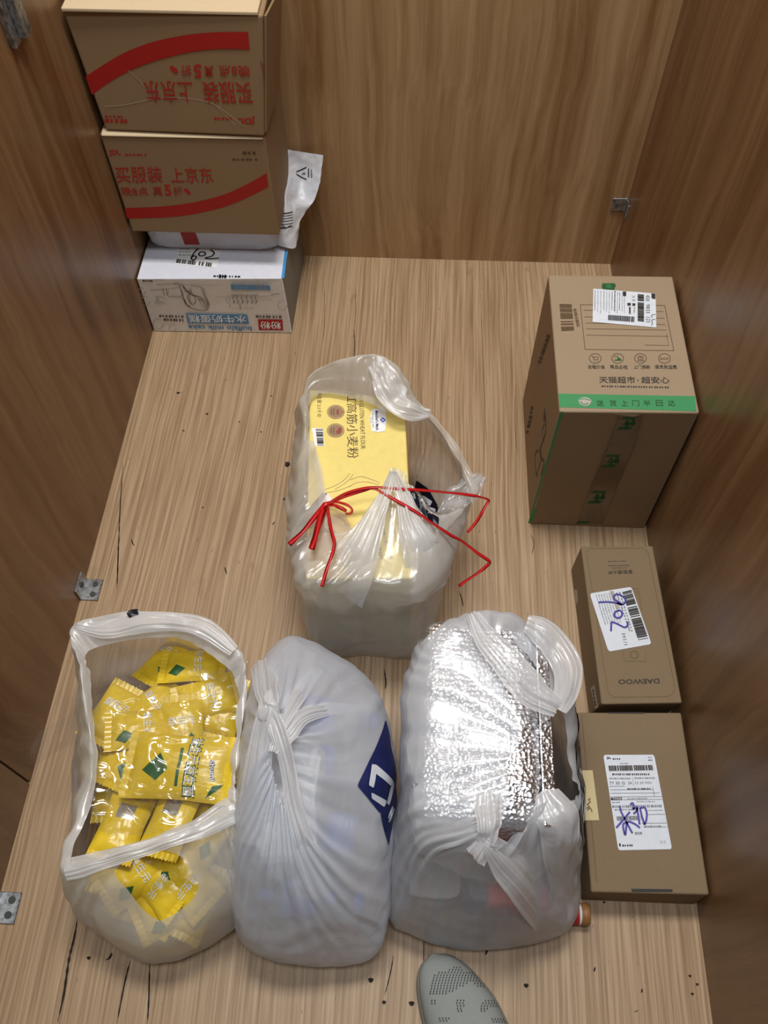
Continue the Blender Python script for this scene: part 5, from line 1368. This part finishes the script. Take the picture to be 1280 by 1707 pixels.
# ---- right-hand bag
rD = [
 pring(.002, [W3(.004, .36, .002), W3(.006, .48, .002), W3(.02, .545, .002), W3(.11, .565, .002), W3(.20, .548, .002), W3(.235, .48, .002), W3(.248, .36, .002), W3(.252, .24, .002), (915, 1556), (800, 1574), (700, 1556), (650, 1515)]),
 pring(.07, [W3(-.004, .36, .07), W3(0, .49, .07), W3(.018, .555, .07), W3(.11, .575, .07), W3(.205, .556, .07), W3(.245, .49, .07), (966, 1290), (968, 1420), (948, 1545, .05), (800, 1582, .04), (690, 1557, .05), (644, 1495)]),
 pring(.18, [(667, 1300), (674, 1140, .20), (702, 1066, .23), (788, 1024, .26), (872, 1040, .26), (948, 1120, .22), (964, 1290, .19), (968, 1420, .16), (915, 1525, .12), (800, 1535, .12), (706, 1515, .13), (664, 1440, .15)]),
 pring(.28, [(688, 1290, .275), (690, 1150, .285), (715, 1080, .295), (790, 1022, .305), (866, 1038, .295), (947, 1140, .25), (962, 1290, .23), (958, 1395, .22), (890, 1455, .21), (800, 1455, .22), (736, 1430, .245), (696, 1390, .26)]),
 pring(.30, [(760, 1285, .300), (770, 1170, .303), (770, 1090, .308), (795, 1032, .318), (858, 1045, .302), (938, 1155, .265), (960, 1292, .245), (958, 1365, .24), (888, 1400, .262), (836, 1425, .28), (780, 1410, .292), (770, 1370, .298)]),
 pring(.31, [(846, 1272, .306), (866, 1218, .306), (838, 1142, .312), (804, 1066, .320), (850, 1062, .304), (925, 1165, .275), (954, 1292, .252), (955, 1332, .25), (904, 1337, .292), (866, 1390, .304), (818, 1402, .318), (846, 1334, .308)]),
]
locD = (.115, .35, 0)
G = bag_grid(rD, 14, 12, su=1.05, sv=1.04, iters=70, tether=.011, seed=71, gather=.7, amp=.0012, sc=14, pleat=.007, pk=4.0, inward=.003)
tD = thing('plastic_bag', locD, 'open carrier bag over the silver foil bag, beside the flat carton', 'bag', 'carrier bags')
m = MB(locD); kd = int(G.shape[0] * .56); m.grid(G[:kd + 1], 'film_cool', True); m.grid(G[kd:], 'film_haze', True); bvD = grid_bvh(G, True)
dD = unit(A3(-1, .0, -.25)); 
def side(y, z): return A3(.30, y, z)
decal(m, bvD, [[side(.30, .10), side(.40, .08), side(.47, .15), side(.41, .24)], [side(.30, .10), side(.41, .24), side(.31, .245), side(.24, .17)]], 'print_black_navy', dD, .002, 14)
decal_text(m, bvD, 'CLUB', [side(.28, .14), side(.42, .155), side(.41, .20), side(.28, .19)], 'print_film_white', dD, .0035, .03)
subsurf(m.build('bag_film', tD, True))
strips('bag_handle', tD, locD, [([(788, 1022, .322), (812, 1062, .330), (848, 1105, .330), (890, 1148, .322), (932, 1178, .305)], [.02, .034, .045, .048, .030], .0035, .003),
                                ([(930, 1182, .303), (944, 1150, .298), (946, 1110, .294), (928, 1072, .296), (900, 1046, .302), (878, 1036, .304)], [.022, .034, .045, .045, .04, .03], .003, .003)])
strips('bag_handle', tD, locD, [([(816, 1322, .322), (814, 1350, .326), (814, 1378, .328), (812, 1402, .318), (790, 1432, .296)], [.034, .032, .028, .02, .03], .0045, .003), ([(812, 1404, .318), (842, 1432, .285), (880, 1468, .225), (915, 1515, .09)], [.018, .045, .065, .07], .003, .004)])
strips('bag_handle', tD, locD, [([(910, 1318, .285), (925, 1350, .29), (935, 1385, .272), (938, 1430, .23), (936, 1480, .13)], [.035, .055, .055, .045, .03], .003, .004)])

# ------------------------------------------------------------------ small jar by the flat carton
jx, jy = at(968, 1524, .017)[:2]
tj2 = thing('small_jar', (jx, jy, .0165), 'tiny jar with red and white label lying by the corner of the flat carton', 'jar')
m = MB(); m.tube([A3(-.022, 0, 0), A3(-.020, 0, 0), A3(-.002, 0, 0), A3(0, 0, 0)], [.013, .015, .0155, .014], 'ink_white', 20)
ob = m.build('jar_body', tj2, True)
m = MB(); m.tube([A3(-.013, 0, 0), A3(-.004, 0, 0)], [.0157, .0159], 'ink_red', 20, cap=False)
m.build('jar_label', tj2, True)['label'] = 'red band'
v, f = text_shape('F', .05); m = MB()
m.tube([A3(0, 0, 0), A3(.001, 0, 0), A3(.010, 0, 0), A3(.012, 0, 0)], [.0145, .016, .016, .0145], 'cap_brown', 20); m.build('jar_cap', tj2, True)['label'] = 'brown cap'

# ------------------------------------------------------------------ shoe
toe = at(734, 1587, .012); ax_ = unit(A3(.36, -.93, 0)); sd = A3(-ax_[1], ax_[0], 0)    # sd points to the shoe's +side
Ls = .31
st = [(0, .002, .016), (.008, .020, .026), (.025, .034, .036), (.05, .044, .044), (.085, .0525, .052), (.125, .0570, .062), (.165, .053, .074), (.20, .047, .088), (.24, .043, .098), (.28, .038, .104), (.302, .028, .104), (.31, .012, .100)]
def shoe_rows(extra, ztop, zlow, squ=2.2):
    S = catmull(np.array(st), 5); rows = []
    for (t, hw, zt_) in S:
        off = -.010 * math.sin(min(1, t / .2) * math.pi) * 0 - .012 * max(0, 1 - t / .08)
        c = toe + ax_ * t + sd * off
        r = []
        for k in range(33):
            w = math.pi * k / 32; cs, sn = math.cos(w), math.sin(w)
            x = math.copysign(abs(cs) ** (2 / 2.6), cs) * (hw + extra); z = zlow + (ztop(t, zt_) - zlow) * sn ** (2 / squ)
            r.append(A3(c[0], c[1], 0) + sd * x * (1) + A3(0, 0, z))
        rows.append(r)
    return np.array(rows)
tsh = thing('shoe', (toe[0], toe[1], 0), 'toe of a grey perforated knit shoe at the bottom edge of the photo', 'shoe')
lsh = (toe[0], toe[1], 0)
G = shoe_rows(0, lambda t, z: z, .018)
S = catmull(np.array(st), 5)
msk = np.zeros((G.shape[0] - 1, G.shape[1] - 1), bool)
for i in range(G.shape[0] - 1):
    if .215 < S[i][0] < .298:
        msk[i, 10:22] = True
m = MB(lsh); m.grid(G, 'knit_grey', False, msk); bvS = grid_bvh(G)
def dots(rows, spacing=5.2):
    for (y, xa, xb, sk_) in rows:
        x = xa
        while x <= xb:
            c = at(x, y, .05); hit = bvS.ray_cast(Vector(tuple(c + A3(0, 0, .1))), Vector((0, 0, -1)), .3)[0]
            if hit is not None:
                h = np.array(hit) + A3(0, 0, .0012); a, b_ = unit(A3(.5, .9, 0)) * .0017, unit(A3(.9, -.5, 0)) * .0010
                nrm = bvS.find_nearest(Vector(tuple(h)))[1]; nrm = np.array(nrm)
                if nrm[2] < 0: nrm = -nrm
                P = [h + a, h + b_, h - a, h - b_]; P = [p - A3(0, 0, 1) * ((p - h) @ nrm) / nrm[2] for p in P]
                m.add(P, [(0, 1, 2, 3)], 'hole_dark')
            x += spacing
dz = Z(640, 1560, 4.0)
R2 = lambda x0, x1, y: (1560 + y / 4, 640 + x0 / 4, 640 + x1 / 4, 0)
dots([R2(470, 515, 205), R2(440, 530, 222), R2(370, 600, 240), R2(340, 620, 258), R2(335, 640, 276), R2(330, 660, 294), R2(325, 560, 312), R2(320, 545, 330), R2(318, 500, 348), R2(312, 460, 366), R2(310, 420, 382)])
dots([R2(610, 690, 312), R2(630, 690, 330)]); dots([R2(490, 540, 430), R2(485, 545, 448), R2(490, 540, 466), R2(490, 530, 484), R2(495, 520, 500)])
dots([R2(680, 760, 430), R2(660, 775, 448), R2(650, 780, 466), R2(648, 690, 484), R2(650, 680, 500), R2(320, 350, 430), R2(320, 345, 448)])
dots([R2(370, 440, 550), R2(375, 430, 566), R2(720, 820, 555), R2(730, 825, 572)])
m.build('shoe_upper', tsh, True)
G2 = shoe_rows(.0035, lambda t, z: .022 + .012 * max(0, t / .31 - .3), .001, 6)
m = MB(lsh); m.grid(G2, 'shoe_sole'); b0 = G2[:, 0]; b1 = G2[:, -1]; m.grid(np.stack([b0, b1], 1), 'shoe_sole'); m.build('shoe_sole', tsh, True)
G3 = G[:, :].copy(); cen = G.mean(1, keepdims=True); ins = np.stack([G[i, 4:29] * .94 + cen[i] * .06 - A3(0, 0, .004) for i in range(30, G.shape[0] - 4)])
ins = np.array([[A3(*(p[:2]), .030) + A3(0, 0, 0) for p in r] for r in ins])
m = MB(lsh); m.grid(ins, 'lining_dark'); m.build('insole', tsh, True)

# ------------------------------------------------------------------ crumbs on the floor
def crumb(px, py, r, mat, label, seed):
    c = at(px, py, 0); bm = bmesh.new(); bmesh.ops.create_icosphere(bm, subdivisions=2, radius=r)
    for v in bm.verts:
        v.co *= 1 + .5 * mnoise.noise(v.co * (1.2 / r) + Vector((seed, 0, 0))); v.co.z *= .55
    lowz = min(v.co.z for v in bm.verts)
    m = MB((c[0], c[1], 0)); bm.verts.index_update()
    m.add([A3(c[0], c[1], 0) + np.array(v.co) - A3(0, 0, lowz) for v in bm.verts], [tuple(v.index for v in f.verts) for f in bm.faces], mat)
    o = m.build('crumb', None, True); tag(o, label, 'crumb', 'crumbs on the floor'); bm.free()
crumb(479, 775, .0052, 'crumb_dark', 'dark crumb on the floor left of the flour carton bag', 1)
crumb(974, 437, .004, 'crumb_white', 'pale crumb at the foot of the back wall, left of its pair', 2)
crumb(1011, 438, .0032, 'crumb_white', 'pale crumb at the foot of the back wall in the right corner', 3)
crumb(474, 832, .0022, 'crumb_dark', 'tiny dark speck on the floor close to the flour bag', 4)
